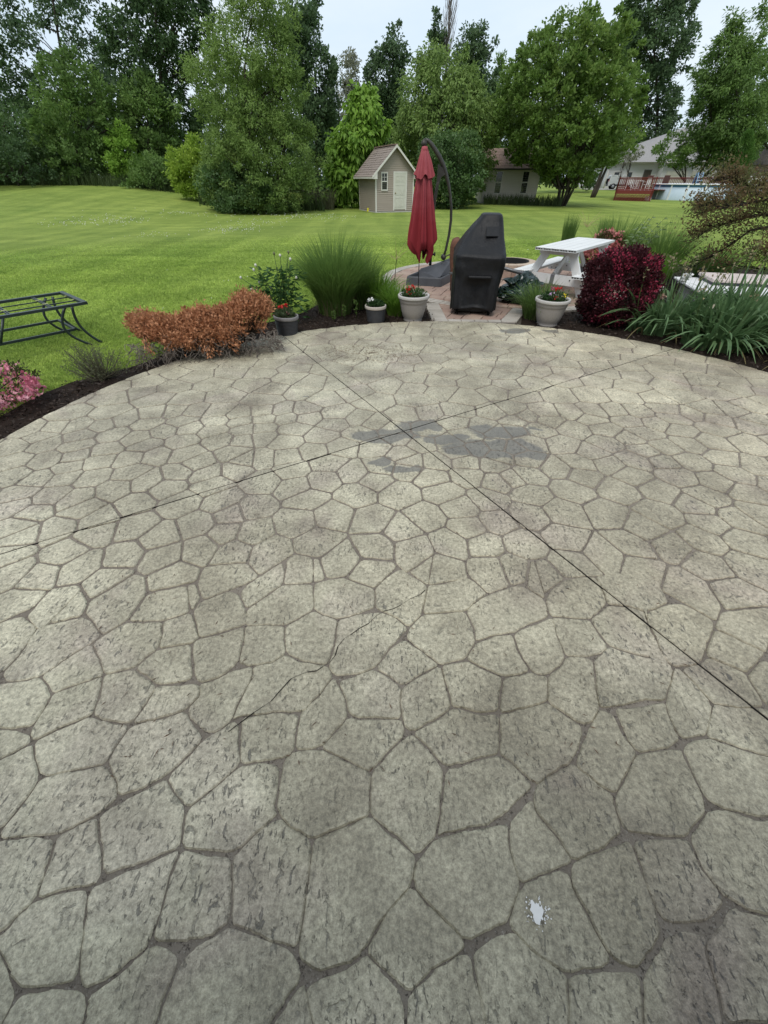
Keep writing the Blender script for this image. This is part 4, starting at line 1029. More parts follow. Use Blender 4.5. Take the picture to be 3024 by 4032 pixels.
o = empty('pool_ladder', DK(7.6, 7.2), R(0), 'blue and white pool ladder by the raised red rail', 'ladder')
for sx in (-.25, .25): m = MB(); m.tube([(sx, 0, 0), (sx, .05, .9), (sx, .2, 1.35), (sx, .45, 1.3), (sx, .55, .3)], .05, 8); m.build('handrail', mat('ladder_blue', (.22, .34, .5), None, 4, .4), o)
for k in range(4): MB().box((-.25, .02+.03*k, .2+.25*k), (.25, .14+.03*k, .24+.25*k)).build('step', WP, o)
for k, (u, lab) in enumerate(((2350+463*.4063, 'white chemical jug at the lattice corner, slim one'), (2350+488*.4063, 'white chemical jug between two others by the lattice'), (2350+508*.4063, 'white chemical jug nearest the pool wall'))):
    g = G(u, 450+838*.4063, -.05); m = MB(); m.lathe([(.0, 0), (.1, 0), (.11, .03), (.11, .2), (.06, .28), (.035, .3), (.035, .34), (.0, .35)], 12); q = m.build('jug', WP, None, g); tag(q, lab, 'jug', 'white jugs by the deck')

# ---- unseen house wall, added behind the viewpoint to shade the near patio
def home():
    o = empty('shade_wall', (0, -1.7, 0), 0, 'unseen beige sided wall added behind viewpoint to shade near patio', 'house')
    w = MB().box((-7, -.2, -.3), (7, 0, 2.75)).build('wall', SID, o); s = MB(); siding(s, -7, 7, .1, 2.7, 0, .12, 1); tag(s.build('siding', SID, w), kind='stuff')
    m = MB(); m.prism([(-7.4, .5, 2.62), (-7.4, .5, 2.78), (-7.4, -3.0, 4.9), (-7.4, -3.0, 4.74)], (14.8, 0, 0)); m.build('roof', ROOF2, o)
    MB().box((-7.4, .5, 2.6), (7.4, .58, 2.78)).build('gutter', TRIM, o)
    f = MB()
    for a, b in (((-1.0, 0), (-.92, 2.1)), ((.92, 0), (1.0, 2.1)), ((-.92, 2.02), (.92, 2.1)), ((-.04, .02), (.04, 2.02))): f.box((a[0], .0, a[1]), (b[0], .07, b[1]))
    d = f.build('door_frame', TRIM, o)
    for x in (-.92, .04): MB().box((x, .03, .02), (x+.88, .04, 2.02)).build('pane', DARK, d)
home()

# ================================================================== GARDEN FURNITURE
# ---- metal table frame without its glass
def metal_table():
    zt = .46; k_ = (H_CAM-zt)
    def T(x, y): return G(x*.42194, 1080+y*.42194, zt)
    c_r, c_b = T(790, 268), T(530, 175); l_r, l_b = T(0, 400), T(0, 255)
    u = ((l_r-c_r)+(l_b-c_b)).normalized(); n_ = Vector((-u.y, u.x, 0)); Wd = (c_b-c_r).dot(n_)
    if Wd < 0: n_ = -n_; Wd = -Wd
    Wd *= .96; L = 1.9
    o = empty('table_frame', (c_r.x, c_r.y, -.05), 0, 'dark green metal table frame without its glass panes on lawn', 'table')
    GM = mat('green_black_metal', (.018, .030, .030), (.028, .042, .04), 12, .42, .5, .15, .002, 120)
    def P(a, b, z): q = u*a + n_*b; return Vector((q.x, q.y, z+.05))
    def bar(name, p, q, w, h, par=o): m = MB(); m.beam(p, q, w, h); return m.build(name, GM, par)
    top = bar('top_rail', P(0, 0, zt), P(L, 0, zt), .05, .03); bar('top_rail', P(0, Wd, zt), P(L, Wd, zt), .05, .03)
    bar('end_rail', P(0, -.025, zt+.001), P(0, Wd+.025, zt+.001), .055, .034); bar('end_rail', P(L, -.025, zt+.001), P(L, Wd+.025, zt+.001), .055, .034)
    for a in (.36, .80, 1.24, 1.6):
        for da in (-.012, .012): bar('cross_bar', P(a+da, .02, zt-.004), P(a+da, Wd-.02, zt-.004), .012, .018)
    for b in (.34, .67): bar('long_bar', P(.02, Wd*b, zt-.012), P(L-.02, Wd*b, zt-.012), .014, .012)
    CL = mat('yellow_clip', (.42, .42, .16), None, 6, .5)
    for a in (.02, .36, .80, 1.24):
        for b in (.34, .67): m = MB(); m.box((-.03, -.012, 0), (.03, .012, .006)); q = m.build('glass_clip', CL, o); q.location = P(a, Wd*b, zt+.002); q.rotation_euler = (0, 0, math.atan2(u.y, u.x))
    def leg(pts, r=.017): m = MB(); m.tube([P(*p) for p in pts], r, 8); m.build('leg', GM, o)
    def curve(a0, b0, a1, b1, bulge, steps=12):
        out = []
        for i in range(steps+1):
            t = i/steps; z = zt-.02-(zt-.0+.03)*t; k = math.sin(math.pi*t*.9)*bulge
            e = t**2.2; out.append((a0+(a1-a0)*e+k, b0+(b1-b0)*e, z))
        return out
    for a, s in ((.14, -1), (L-.14, 1)):
        for b, sb in ((.06, -1), (Wd-.06, 1)):
            leg(curve(a, b, a+s*.16, b+sb*.02, -s*.05)); leg(curve(a-s*.08, b, a+s*.06, b+sb*.01, -s*.15), .016)
    for b in (.12, Wd-.12): bar('stretcher', P(.22, b, .16), P(L-.22, b, .16), .028, .028)
    for a in (.22, L-.22): bar('stretcher', P(a, .12, .161), P(a, Wd-.12, .161), .028, .028)
    for a in (.98, 1.12):
        for b in (.12, Wd-.12): m = MB(); m.tube([P(a-.12, b, zt-.02), P(a+.06, b, .15)], .014, 8); m.build('brace', GM, o)
metal_table()

# ---- flower pots
GREYP = mat('pot_grey', (.27, .245, .225), (.31, .285, .26), 3, .55, .35); RIMP = mat('pot_rim', (.52, .49, .46), (.46, .44, .41), 5, .5, .35)
BLKP = mat('pot_charcoal', (.035, .035, .038), (.055, .053, .055), 5, .5, .4); RIMB = mat('pot_rim_worn', (.20, .19, .19), (.30, .28, .27), 6, .55, .35); RIMT = mat('pot_rim_tan', (.42, .37, .32), (.5, .45, .4), 6, .6, .3)
SOIL = mat('soil', (.02, .014, .01), (.035, .025, .018), 40, .95, .1, .8, .01, 90)
def pot(loc, r, h, ribbed, rimm, body, label, tilt=0):
    o = empty('flower_pot', loc, 0, label, 'pot'); o.rotation_euler = (0, R(tilt), 0)
    m = MB()
    if ribbed:
        pr = [(.0, 0), (r*.74, 0)]; n = 11
        for k in range(n):
            z = .02+k*(h-.06)/n; q = r*(.76+.18*z/h); pr += [(q, z), (q+.007, z+.3*(h-.06)/n), (q+.007, z+.7*(h-.06)/n), (q, z+.92*(h-.06)/n)]
        pr += [(r*.94, h-.03)]
    else:
        pr = [(.0, 0), (r*.56, 0), (r*.60, .012), (r*.60, .03), (r*.575, .04), (r*.66, h*.18), (r*.77, h*.42), (r*.84, h*.66), (r*.855, h*.72), (r*.885, h*.735), (r*.90, h*.80), (r*.91, h-.03)]
    m.lathe(pr, 48); m.lathe([(r*.9, h-.03), (r*.88, h-.06), (r*.86, h*.75)], 48); m.build('body', body, o)
    m = MB(); q = r
    m.lathe([(q*.88, h-.045), (q*.985, h-.045), (q*1.0, h-.035), (q*1.0, h-.012), (q*.985, h-.002), (q*.95, h), (q*.89, h-.003), (q*.87, h-.012), (q*.87, h-.06)], 48); m.build('rim', rimm, o)
    m = MB(); m.lathe([(.0, h-.035), (r*.4, h-.03), (r*.875, h-.05)], 32); m.build('soil', SOIL, o); return o
GL = leaf_mat('flower_leaf', (.02, .055, .015), (.05, .10, .03)); 
def flowers(loc, r, label, leafc, heads, seed, hgt=.13):
    rng = np.random.default_rng(seed); o = empty('potted_flowers', loc, 0, label, 'flowers')
    n = 520; a = rng.uniform(0, 6.28, n); q = np.sqrt(rng.uniform(0, 1, n))*r*.8; P = np.stack([np.cos(a)*q, np.sin(a)*q, rng.uniform(0, hgt, n)*(1-q/r*.5)], 1)
    D = np.stack([np.cos(a)*.6, np.sin(a)*.6, np.full(n, .5)], 1)+rng.normal(size=(n, 3))*.5
    V, F = leaves(P, D, rng.uniform(.025, .05, n), rng.uniform(.014, .024, n), rng); link('foliage', np_mesh('foliage', V, F), leafc, o)
    for (x, y, z, col, k) in heads:
        c = np.array([x, y, z]); P = c+rng.normal(size=(k, 3))*[.016, .016, .008]; D = rng.normal(size=(k, 3))+[0, 0, .6]
        V, F = leaves(P, D, .026, .024, rng, .15); link('blossom', np_mesh('blossom', V, F), col, o)
        m = MB(); m.tube([(x*.6, y*.6, 0), (x, y, z)], .003, 5); m.build('stem', GL, o)
REDF = leaf_mat('petal_red', (.50, .012, .015), (.62, .03, .03), trans=.2); WHF = leaf_mat('petal_white', (.75, .75, .72), (.8, .8, .78), trans=.2); YEL = leaf_mat('petal_yellow', (.8, .62, .02), (.85, .7, .06), trans=.2)
PINKF = leaf_mat('petal_pink', (.62, .10, .20), (.75, .28, .38), trans=.25); LIL = leaf_mat('petal_lilac', (.62, .42, .66), (.72, .55, .72), trans=.2)
b1 = G(612*K, 724*K); b1 = Vector((-1.40, 5.92, -.03))
pot(b1, .175, .27, True, RIMB, BLKP, 'charcoal ribbed plastic pot with red flowers beside dead juniper', 3)
flowers(b1+Vector((0, 0, .24)), .16, 'red blossoms with small leaves in the pot beside juniper', leaf_mat('leaf_dusty', (.05, .08, .03), (.10, .13, .06)), [(-.03, -.02, .13, REDF, 14), (.03, 0, .15, REDF, 14), (0, .05, .14, REDF, 10), (-.07, .02, .11, REDF, 8), (.07, -.05, .06, PINKF, 6)], 1)
b2 = Vector((-.13, 6.58, -.03))
pot(b2, .165, .25, True, RIMT, BLKP, 'charcoal ribbed pot with tan rim and one white bloom')
flowers(b2+Vector((0, 0, .22)), .15, 'white bloom over dark leaves in the tan rimmed pot', GL, [(-.07, -.03, .11, WHF, 26), (-.10, -.02, .08, WHF, 14)], 2, .1)
b3 = Vector((.46, 6.68, -.03))
pot(b3, .245, .375, False, RIMP, GREYP, 'large grey round pot standing left of the covered grill')
flowers(b3+Vector((0, 0, .335)), .22, 'red pansies and green sprigs in the grey pot left of the grill', leaf_mat('leaf_mid', (.035, .08, .02), (.07, .13, .04)), [(-.06, -.04, .12, REDF, 16), (-.02, -.02, .15, REDF, 16), (-.09, .03, .10, REDF, 12), (-.07, -.10, .07, REDF, 10), (-.17, 0, .05, WHF, 8), (.16, -.02, .04, WHF, 8)], 3)
b4 = Vector((2.53, 6.43, -.03))
pot(b4, .255, .375, False, RIMP, GREYP, 'large grey round pot beside the purple leaved shrub')
flowers(b4+Vector((0, 0, .335)), .22, 'mixed red, lilac and yellow pansies in pot beside purple shrub', GL, [(.02, .02, .15, REDF, 18), (.06, 0, .16, REDF, 16), (-.01, -.1, .07, REDF, 12), (-.08, -.06, .10, LIL, 12), (.14, -.08, .08, YEL, 18), (-.02, .06, .15, PINKF, 8)], 4)

# ---- gas grill under a black cover
def grill():
    o = empty('covered_grill', (1.53, 7.42, 0), R(-8), 'gas grill on dark cart hidden under fitted black vinyl cover', 'grill')
    m_ = node_mat('vinyl_black'); t = NT(m_); q = t.obj()
    wr = t.noise(t.mapped(q, (3.2, 3.2, 1.6), (.3, .5, .2)), 2.6, 5, .62, 1.6)
    dust = t.mix(t.ramp(t.noise(q, 9, 5, .7), .45, .8), (.006, .006, .007), (.013, .0125, .013))
    t.principled(dust, t.math('ADD', t.math('MULTIPLY', t.noise(q, 30, 3), .14), .46), .28, wr, .35, .035)
    rows = [(.085, -.37, .345, -.62, .62), (.10, -.372, .35, -.625, .62), (.20, -.372, .352, -.615, .61), (.35, -.378, .36, -.60, .61), (.50, -.384, .372, -.585, .61), (.62, -.388, .382, -.575, .61), (.72, -.392, .39, -.575, .61), (.79, -.394, .394, -.58, .61), (.812, -.388, .39, -.568, .60),
            (.88, -.350, .378, -.48, .55), (.96, -.305, .360, -.38, .48), (1.04, -.250, .340, -.29, .42), (1.12, -.175, .322, -.22, .36), (1.19, -.100, .305, -.17, .32), (1.25, -.045, .288, -.14, .29), (1.28, -.025, .272, -.12, .27), (1.29, .0, .25, -.09, .24)]
    n = 96; vs, fs = [], []; rng = random.Random(6)
    zz = []
    for i in range(len(rows)-1):
        for k in range(3): zz.append([rows[i][c]+(rows[i+1][c]-rows[i][c])*k/3 for c in range(5)])
    zz.append(rows[-1])
    from mathutils import noise as mn
    for z, x0, x1, y0, y1 in zz:
        cx, cy, rx, ry = (x0+x1)/2, (y0+y1)/2, (x1-x0)/2, (y1-y0)/2
        for k in range(n):
            a = 2*math.pi*k/n; c, s = math.cos(a), math.sin(a); e = .26 if z < .82 else .26+.42*(z-.82)
            x = cx+rx*math.copysign(abs(c)**e, c); y = cy+ry*math.copysign(abs(s)**e, s)
            near = max(0, -s)
            if z < .8: y -= .045*near*(1-abs(x-cx)/rx)**1.0*(1-z/.95)         # slack front bellies out
            # drape: a hollow under the strap
            if y < cy-ry*.6 and z < .52:
                w = max(0, 1-((x-cx-.04)/.17)**2); y += .16*w*min(1, (.54-z)/.06)*(1 if z > .1 else .8)
            # vertical folds below the shelf, diagonal ones above
            f = .010*math.sin(a*11+z*2+.7)*(1-min(z, .8)/.9) + .016*mn.noise(Vector((x*3.2+z*1.5, y*3, z*2.2)))+.010*math.sin(x*19+z*10+4*mn.noise(Vector((x*3, y*3, z*3))))*max(0, min(1, z*1.6))*(1 if z < .8 else .55)
            f *= 1 if z < 1.0 else max(.25, 1-(z-1.0)*2.6)
            nx, ny = c, s; sag = 0
            if z < .12: sag = .018*math.sin(a*3+1)+.01*math.sin(a*7)
            vs.append((x+nx*f, y+ny*f, z+sag-(.025*mn.noise(Vector((x*4, y*4, 2))) if .75 < z < .85 else 0)))
    m = len(zz)
    for i in range(m-1):
        for k in range(n): fs.append((i*n+k, i*n+(k+1) % n, (i+1)*n+(k+1) % n, (i+1)*n+k))
    fs.append(tuple((m-1)*n+k for k in range(n)))
    mb = MB(); mb.add(vs, fs, True); cov = mb.build('cover', m_, o)
    fl = MB(); fl.box((-.05, -.012, -.085), (.13, .006, .085), bev=.005); q = fl.build('vent_flap', m_, cov); q.location = (.10, -.272, 1.085); q.rotation_euler = (R(-50), 0, R(2))
    MB().box((-.15, -.640, .525), (.20, -.55, .565), bev=.014).build('strap', m_, cov)
    cart = MB(); cart.box((-.3, -.48, .04), (.28, .5, .2)); cart.build('cart', mat('cart_black', (.012, .012, .012), None, 5, .5), o)
    for sx in (-.27, .25):
        for sy in (-.5, .5): w = MB(); w.tube([(sx-.02, sy, .035), (sx+.02, sy, .035)], .036, 14); w.build('caster', TYRE, o)
    s = MB(); s.beam((.1, -.66, .55), (.1, -.66, .55), .01, .01)
grill()
# pole sticking out behind the cover
o = empty('umbrella_pole_section', (0, 0, 0), 0, 'grey metal tube end sticking out past covered grill towards picnic table', 'tube')
a, b = A(1990, 1058, 8.0), A(2082, 1083, 7.75); d = (b-a).normalized(); m = MB(); m.tube([a-d*.5, b], .028, 14); m.build('tube', mat('tube_grey', (.12, .12, .125), (.16, .16, .16), 6, .4, .5, metal=.5), o)
m = MB()
for k in range(3): m.tube([b-d*(.10-.035*k), b-d*(.075-.035*k)], .031, 14)
m.build('end_cap', mat('cap_dark', (.08, .075, .07), None, 6, .6), o)
o = empty('camp_chair_bag', (1.42, 8.75, 0), R(15), 'brown canvas bundle standing upright behind the covered grill', 'bag')
m = MB(); m.tube([(0, 0, .0), (0, 0, .3), (-.03, .02, .55), (-.06, .0, .75), (-.1, -.02, .84)], [.10, .12, .13, .12, .07], 14); q = m.build('bundle', mat('brown_canvas', (.11, .05, .032), (.16, .075, .05), 7, .8, .2, .6, .03, 14), o)
for z in (.3, .62): m = MB(); m.lathe([(.125, z-.02), (.138, z), (.125, z+.02)], 20, (-.015, .005, 0)); m.build('tie', CLAD, o)

# ---- cantilever umbrella
IRON = mat('umbrella_bronze', (.035, .033, .028), (.06, .056, .046), 10, .5, .45, .2, .003, 60, metal=.3)
def c7(x, y, Y): return A(1500+x*.4822, 500+y*.4823, Y)
def umbrella():
    o = empty('cantilever_umbrella', (.95, 9.55, 0), 0, 'closed red cantilever umbrella hanging from curved bronze arm', 'umbrella'); inv = Vector((-.95, -9.55, 0)); YP = 9.72
    W = lambda x, y, Y=YP: c7(x, y, Y)+inv
    m = MB(); m.tube([W(402, 1130), W(408, 1000), W(418, 800), W(436, 620), W(462, 470), W(482, 400)], .03, 12); m.build('post', IRON, o)
    pts = [(508, 1075), (530, 1000), (556, 880), (572, 760), (574, 650), (566, 560), (552, 470), (532, 385), (508, 310), (478, 245), (445, 190), (412, 140), (385, 112), (362, 104)]
    m = MB(); m.tube([W(*p) for p in pts], [.026]*6+[.03, .036, .04, .04, .038, .034, .03, .026], 12); m.build('arm', IRON, o)
    m = MB(); a = [W(465, 300), W(520, 350), W(530, 385), (W(490, 410)), W(480, 445), W(455, 440), W(462, 380)]
    m.prism([p+Vector((0, .03, 0)) for p in a], (0, -.06, 0)); m.build('hinge_bracket', IRON, o)
    m = MB(); m.tube([W(362, 104), W(350, 112), W(345, 125)], .022, 8); c = W(352, 135); m.tube([c+Vector((0, -.03, 0)), c+Vector((0, .03, 0))], .055, 16); m.build('pulley', IRON, o)
    m = MB(); m.tube([W(352, 150), W(357, 180)], .006, 6); m.build('cord', IRON, o)
    m = MB(); c = W(510, 1062); m.tube([c+Vector((0, -.06, 0)), c+Vector((0, .06, 0))], .05, 12); m.tube([c, c+Vector((.14, -.02, .05))], .012, 8); m.build('crank', IRON, o)
    m = MB(); c = W(420, 1040); m.tube([c, c+Vector((.05, 0, 0))], .02, 8); m.tube([c+Vector((.05, 0, -.03)), c+Vector((.05, 0, .04))], .014, 8); m.build('clamp_knob', IRON, o)
    # folded canopy
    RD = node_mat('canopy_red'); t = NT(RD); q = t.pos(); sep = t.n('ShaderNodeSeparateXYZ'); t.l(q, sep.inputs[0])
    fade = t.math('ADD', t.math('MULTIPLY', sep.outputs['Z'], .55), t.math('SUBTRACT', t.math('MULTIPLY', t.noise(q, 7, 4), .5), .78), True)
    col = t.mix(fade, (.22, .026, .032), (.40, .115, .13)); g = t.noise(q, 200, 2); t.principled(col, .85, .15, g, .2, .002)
    tp, bt = W(357, 185, 9.52), W(335, 1085, 9.52)
    from mathutils import noise as mn
    def cloth(name, t0, t1, rad, nf, amp, seed, hem, inner=False, par=o):
        n, mrows = 112, 40; vs, fs = [], []
        for i in range(mrows+1):
            s = i/mrows; tt = t0+(t1-t0)*s
            for k in range(n):
                a = 2*math.pi*k/n; c = tp.lerp(bt, tt); r = rad(s)
                fold = amp*min(1, s*2.2+.12)*(math.sin(nf*a+.5*math.sin(2*a+seed)+seed)+.45*math.sin((nf*2+1)*a+seed*2+s*1.2))
                r2 = r*(1+fold)+.012*mn.noise(Vector((math.cos(a)*2, math.sin(a)*2+seed, tt*4)))
                dz = hem*(math.sin(4*a+seed)*.6+.4*math.sin(nf*a+1.1))*max(0, (s-.72)/.28)**1.0
                vs.append((c.x+math.cos(a)*r2, c.y+math.sin(a)*r2*.85, c.z+dz))
        for i in range(mrows):
            for k in range(n): fs.append((i*n+k, i*n+(k+1) % n, (i+1)*n+(k+1) % n, (i+1)*n+k))
        q = MB(); q.add(vs, fs, True); return q.build(name, RD, par)
    prof = [(0, .045), (.2, .085), (.26, .115), (.45, .14), (.65, .175), (.80, .21), (.90, .225), (.96, .19), (1.0, .13)]
    def rad(s):
        for (a, ra), (b, rb) in zip(prof, prof[1:]):
            if s <= b: return ra+(rb-ra)*(s-a)/(b-a)
        return prof[-1][1]
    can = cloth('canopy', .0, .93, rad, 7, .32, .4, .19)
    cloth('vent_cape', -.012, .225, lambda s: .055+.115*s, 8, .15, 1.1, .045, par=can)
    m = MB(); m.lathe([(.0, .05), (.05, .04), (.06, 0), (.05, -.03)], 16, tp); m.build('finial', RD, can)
    cp = MB(); cp.tube([tp, bt+Vector((0, 0, .15))], .02, 8); cp.build('inner_pole', IRON, o)
umbrella()
def tray():
    def c4(x, y, z): return G(1480+x*.3617, 980+y*.3617, z)
    fl, fr, br = c4(330, 390, 0), c4(700, 412, 0), c4(845, 335, 0); bl = fl+(br-fr)
    o = empty('weight_tray', (1.0, 9.5, 0), 0, 'charcoal weight tray under the umbrella with one cover plate raised', 'base'); iv = Vector((-1.0, -9.5, 0)); m_ = mat('base_plastic', (.055, .057, .065), (.08, .082, .09), 5, .5, .4, .2, .003, 80)
    q = [p+iv for p in (fl, fr, br, bl)]; h = .155; cen = sum(q, Vector())/4
    def inset(pts, d, z):
        return [Vector((cen.x+(p.x-cen.x)*(1-d/(p-cen).length), cen.y+(p.y-cen.y)*(1-d/(p-cen).length), z)) for p in pts]
    def roundpts(pts, r=.05):
        out = []
        for i in range(4):
            a, b, c = pts[i-1], pts[i], pts[(i+1) % 4]
            for w in (0, .5, 1):
                p1 = b+(a-b).normalized()*r; p2 = b+(c-b).normalized()*r; t = w; out.append(p1.lerp(b, .0) if w == 0 else (p2 if w == 1 else (p1+p2)/2*.5+b*.5))
        return out
    q = roundpts(q); n = len(q); rings = [inset(q, -.03, 0), inset(q, -.01, h-.02), inset(q, .0, h), inset(q, .03, h), inset(q, .04, h-.02), inset(q, .06, .04)]
    m = MB(); m.add([p for r in rings for p in r], [(r*n+i, r*n+(i+1) % n, (r+1)*n+(i+1) % n, (r+1)*n+i) for r in range(5) for i in range(n)]+[tuple(5*n+i for i in range(n))]); m.build('tray', m_, o)
    y0, y1 = 9.22, 9.88
    L = [A(1480+475*.3617, 980+312*.3617, 9.22), A(1480+660*.3617, 980+312*.3617, 9.30), A(1480+700*.3617, 980+303*.3617, 9.36), A(1480+845*.3617, 980+256*.3617, 9.78), A(1480+845*.3617, 980+92*.3617, 9.86), A(1480+800*.3617, 980+108*.3617, 9.8), A(1480+640*.3617, 980+172*.3617, 9.55), A(1480+500*.3617, 980+215*.3617, 9.33), A(1480+475*.3617, 980+240*.3617, 9.27)]
    m = MB(); m.prism([p+iv for p in L], (-.012, .02, .004)); m.build('cover_plate', m_, o)
    g = A(1480+745*.3617, 980+150*.3617, 9.66)+iv; m = MB(); m.tube([g+Vector((-.07, -.03, -.01)), g+Vector((-.03, -.05, .01)), g+Vector((.03, -.02, .02)), g+Vector((.07, .02, .02))], .006, 6); m.build('grip', CLAD, o)
tray()

# ---- picnic table of white hollow plastic planks
def picnic():
    p0 = (G(2110, 972, .74)+G(2268, 987, .74))/2; p1 = (G(2283, 931, .74)+G(2424, 945, .74))/2; d = (p1-p0).normalized(); rz = math.atan2(d.y, d.x); L = (p1-p0).length*.97
    o = empty('picnic_table', (p0.x, p0.y, 0), rz, 'white hollow plastic plank picnic table with attached benches', 'table'); m_ = mat('plank_white', (.78, .78, .76), (.70, .70, .68), 3, .5, .35, stretch=(.3, 3, 1))
    def plank(x0, x1, y0, y1, z0, z1, cells, par=o, name='plank'):
        m = MB(); t = .006; m.box((x0, y0, z1-t), (x1, y1, z1)); m.box((x0, y0, z0), (x1, y1, z0+t))
        for k in range(cells+1): y = y0+(y1-y0-t)*k/cells; m.box((x0+.001, y, z0+t), (x1-.001, y+t, z1-t))
        return m.build(name, m_, par)
    w = .145
    for k in range(5): plank(0, L, -.38+k*(w+.008), -.38+k*(w+.008)+w, .70, .74, 3 if k not in (1,) else 3, o, 'top_plank')
    for s in (-1, 1):
        for k in range(2): y = s*.57+(k-1)*(w+.006)+.003; plank(-.03, L+.03, y, y+w, .32, .36, 3, o, 'bench_plank')
    for x in (.26, L-.26):
        for s in (-1, 1): m = MB(); m.beam((x, s*.22, .70), (x, s*.60, .0), .045, .14, (0, 1, .55)); m.build('leg', m_, o)
        for y0, y1 in ((-.74, -.04), (.04, .74)): m = MB(); m.box((x-.075, y0, .165), (x-.03, y1, .318)); m.build('cross_beam', m_, o)
        m = MB(); m.box((x-.07, -.04, .168), (x-.035, .04, .315)); m.build('joint_plate', mat('plate_grey', (.16, .16, .17), None, 6, .5), o)
        m = MB(); m.box((x-.05, -.36, .625), (x+.0, .36, .70)); m.build('top_batten', m_, o)
        for y in (-.66, -.56, -.34, .34, .56, .66):
            for z in ((.2, .27) if abs(y) > .5 else (.26,)): b = MB(); b.tube([(x-.085, y, z), (x-.07, y, z)], .012, 8); b.build('bolt', CLAD, o)
    for s in (-1, 1): m = MB(); m.beam((.3, s*.02, .30), (L*.42, s*.02, .68), .03, .1); m.build('brace', m_, o) if s == 1 else None
    m = MB(); m.beam((L-.3, 0, .30), (L*.58, 0, .68), .03, .1); m.build('brace', m_, o)
picnic()

# ---- fire pit
def firepit():
    c = (2.95, 10.55); o = empty('fire_pit', (c[0], c[1], 0), 0, 'round low fire pit of tan blocks with black steel ring', 'fire pit')
    for row in range(2):
        for k in range(18):
            a0 = 2*math.pi*(k+.5*row)/18; a1 = a0+2*math.pi/18-.012; pl = []
            for r, a in ((.36, a0), (.60, a0), (.60, a1), (.36, a1)): pl.append((r*math.cos(a), r*math.sin(a)))
            slab(pl, row*.125, row*.125+.12, .008).build('block', PAVER if row == 0 else PALE2, o)
    m = MB(); m.lathe([(.35, .0), (.35, .25), (.37, .262), (.40, .262), (.40, .256)], 40); m.build('steel_ring', TYRE, o)
    m = MB(); m.lathe([(.0, .03), (.35, .03)], 24); m.build('ash', mat('ash', (.03, .028, .026), (.07, .065, .06), 20, .95, .1), o)
PALE2 = paver_mat('tan_block', (.46, .36, .27), (.52, .42, .32), (.40, .30, .23))
firepit()
# ---- stuffed dark green leaf bag
def leafbag():
    c = G(2040, 1190); o = empty('garbage_bag', (c.x+.03, c.y+.1, 0), R(10), 'crumpled dark green plastic leaf bag slumped by the grill', 'bag')
    from mathutils import noise as mn
    m_ = mat('bag_plastic', (.008, .022, .02), (.016, .034, .03), 5, .25, .5)
    bm = bmesh.new(); bmesh.ops.create_icosphere(bm, subdivisions=5, radius=1)
    for v in bm.verts:
        p = v.co.copy(); h = .40 if p.x < -.1 else .33
        f = 1+.20*mn.noise(p*1.9)+.13*(1-abs(mn.noise(p*4.2+Vector((3, 0, 0))))*2)+.05*(1-abs(mn.noise(p*10))*2)
        z = max(p.z*f*(.30+.12*math.sin(p.x*4+1)), -.2)+.2
        v.co = Vector((p.x*.36*f, p.y*.30*f, max(z*.72, 0)))
    me = bpy.data.meshes.new('sack'); bm.to_mesh(me); bm.free(); link('sack', me, m_, o)
    for (x, y, s) in ((-.2, .0, 1), (.22, -.03, .8)):
        m = MB(); n = 16; vs, fs = [], []
        for i in range(6):
            for k in range(n):
                a = 2*math.pi*k/n; r = (.045+.022*i*i*.25)*(1+.35*math.sin(5*a+i)*i/5)*s; vs.append((x+math.cos(a)*r, y+math.sin(a)*r, .25*s+.018*i+.012*math.sin(3*a+x*9)*i/3))
        for i in range(5):
            for k in range(n): fs.append((i*n+k, i*n+(k+1) % n, (i+1)*n+(k+1) % n, (i+1)*n+k))
        m.add(vs, fs, True); m.build('gathered_neck', m_, o)
leafbag()
# ---- pale box with white lid behind the irises
def box_lid():
    a = A(2400+1040*.376, 1000+385*.376, 6.6); 
    o = empty('garden_box', (5.55, 6.95, -.03), R(-14), 'low grey box with white slab lid and pinkish stone cap', 'box')
    g = mat('box_grey', (.30, .29, .28), (.36, .35, .33), 4, .8, .2); w_ = mat('lid_white', (.74, .73, .72), (.66, .65, .64), 2.5, .6, .3); pk = mat('cap_pink', (.55, .46, .43), (.62, .54, .50), 5, .8, .2); dk = mat('lid_edge', (.05, .055, .065), None, 6, .6)
    MB().box((-.55, -.45, 0), (1.1, .55, .38), bev=.01).build('body', g, o)
    MB().box((-.66, -.56, .38), (1.2, .62, .405), bev=.004).build('lid_edge', dk, o); MB().box((-.68, -.58, .407), (1.2, .63, .435), bev=.006).build('lid', w_, o)
    MB().box((-.32, -.02, .437), (1.1, .60, .475), bev=.004).build('cap_edge', dk, o); MB().box((-.34, -.04, .477), (1.1, .61, .52), bev=.008).build('cap', pk, o)
box_lid()
m = MB(); g = G(2400+910*.376, 1000+300*.376); m.lathe([(.0, 0), (.065, 0), (.065, .3), (.06, .31)], 20); m.lathe([(.0, .31), (.07, .31), (.072, .335), (.0, .34)], 20); tag(m.build('drain_pipe', mat('pipe_black', (.02, .025, .022), (.035, .04, .036), 6, .5), None, (g.x*.97, g.y*.97, -.03)), 'short black capped pipe standing in mulch behind irises', 'pipe')
# ---- thin plant stakes
def stake(u0, v0, u1, v1, Y, label):
    b, t_ = A(u0, v0, Y), A(u1, v1, Y); o = empty('plant_stake', (b.x, b.y, -.03), 0, label, 'stake', 'thin stakes around the brick patio'); m = MB(); m.tube([(0, 0, 0), (t_.x-b.x, 0, t_.z+.03)], .007, 6); m.build('rod', TYRE, o)
    m = MB(); m.tube([(0, 0, 0), (0, 0, .06)], .02, 8); m.build('foot', TYRE, o)
stake(1552, 1102, 1561, 1022, 9.2, 'thin black stake by the patio edge with dry stem on top'); stake(1648, 1140, 1650, 1040, 7.1, 'thin pale grey stake rising behind the left grey pot')
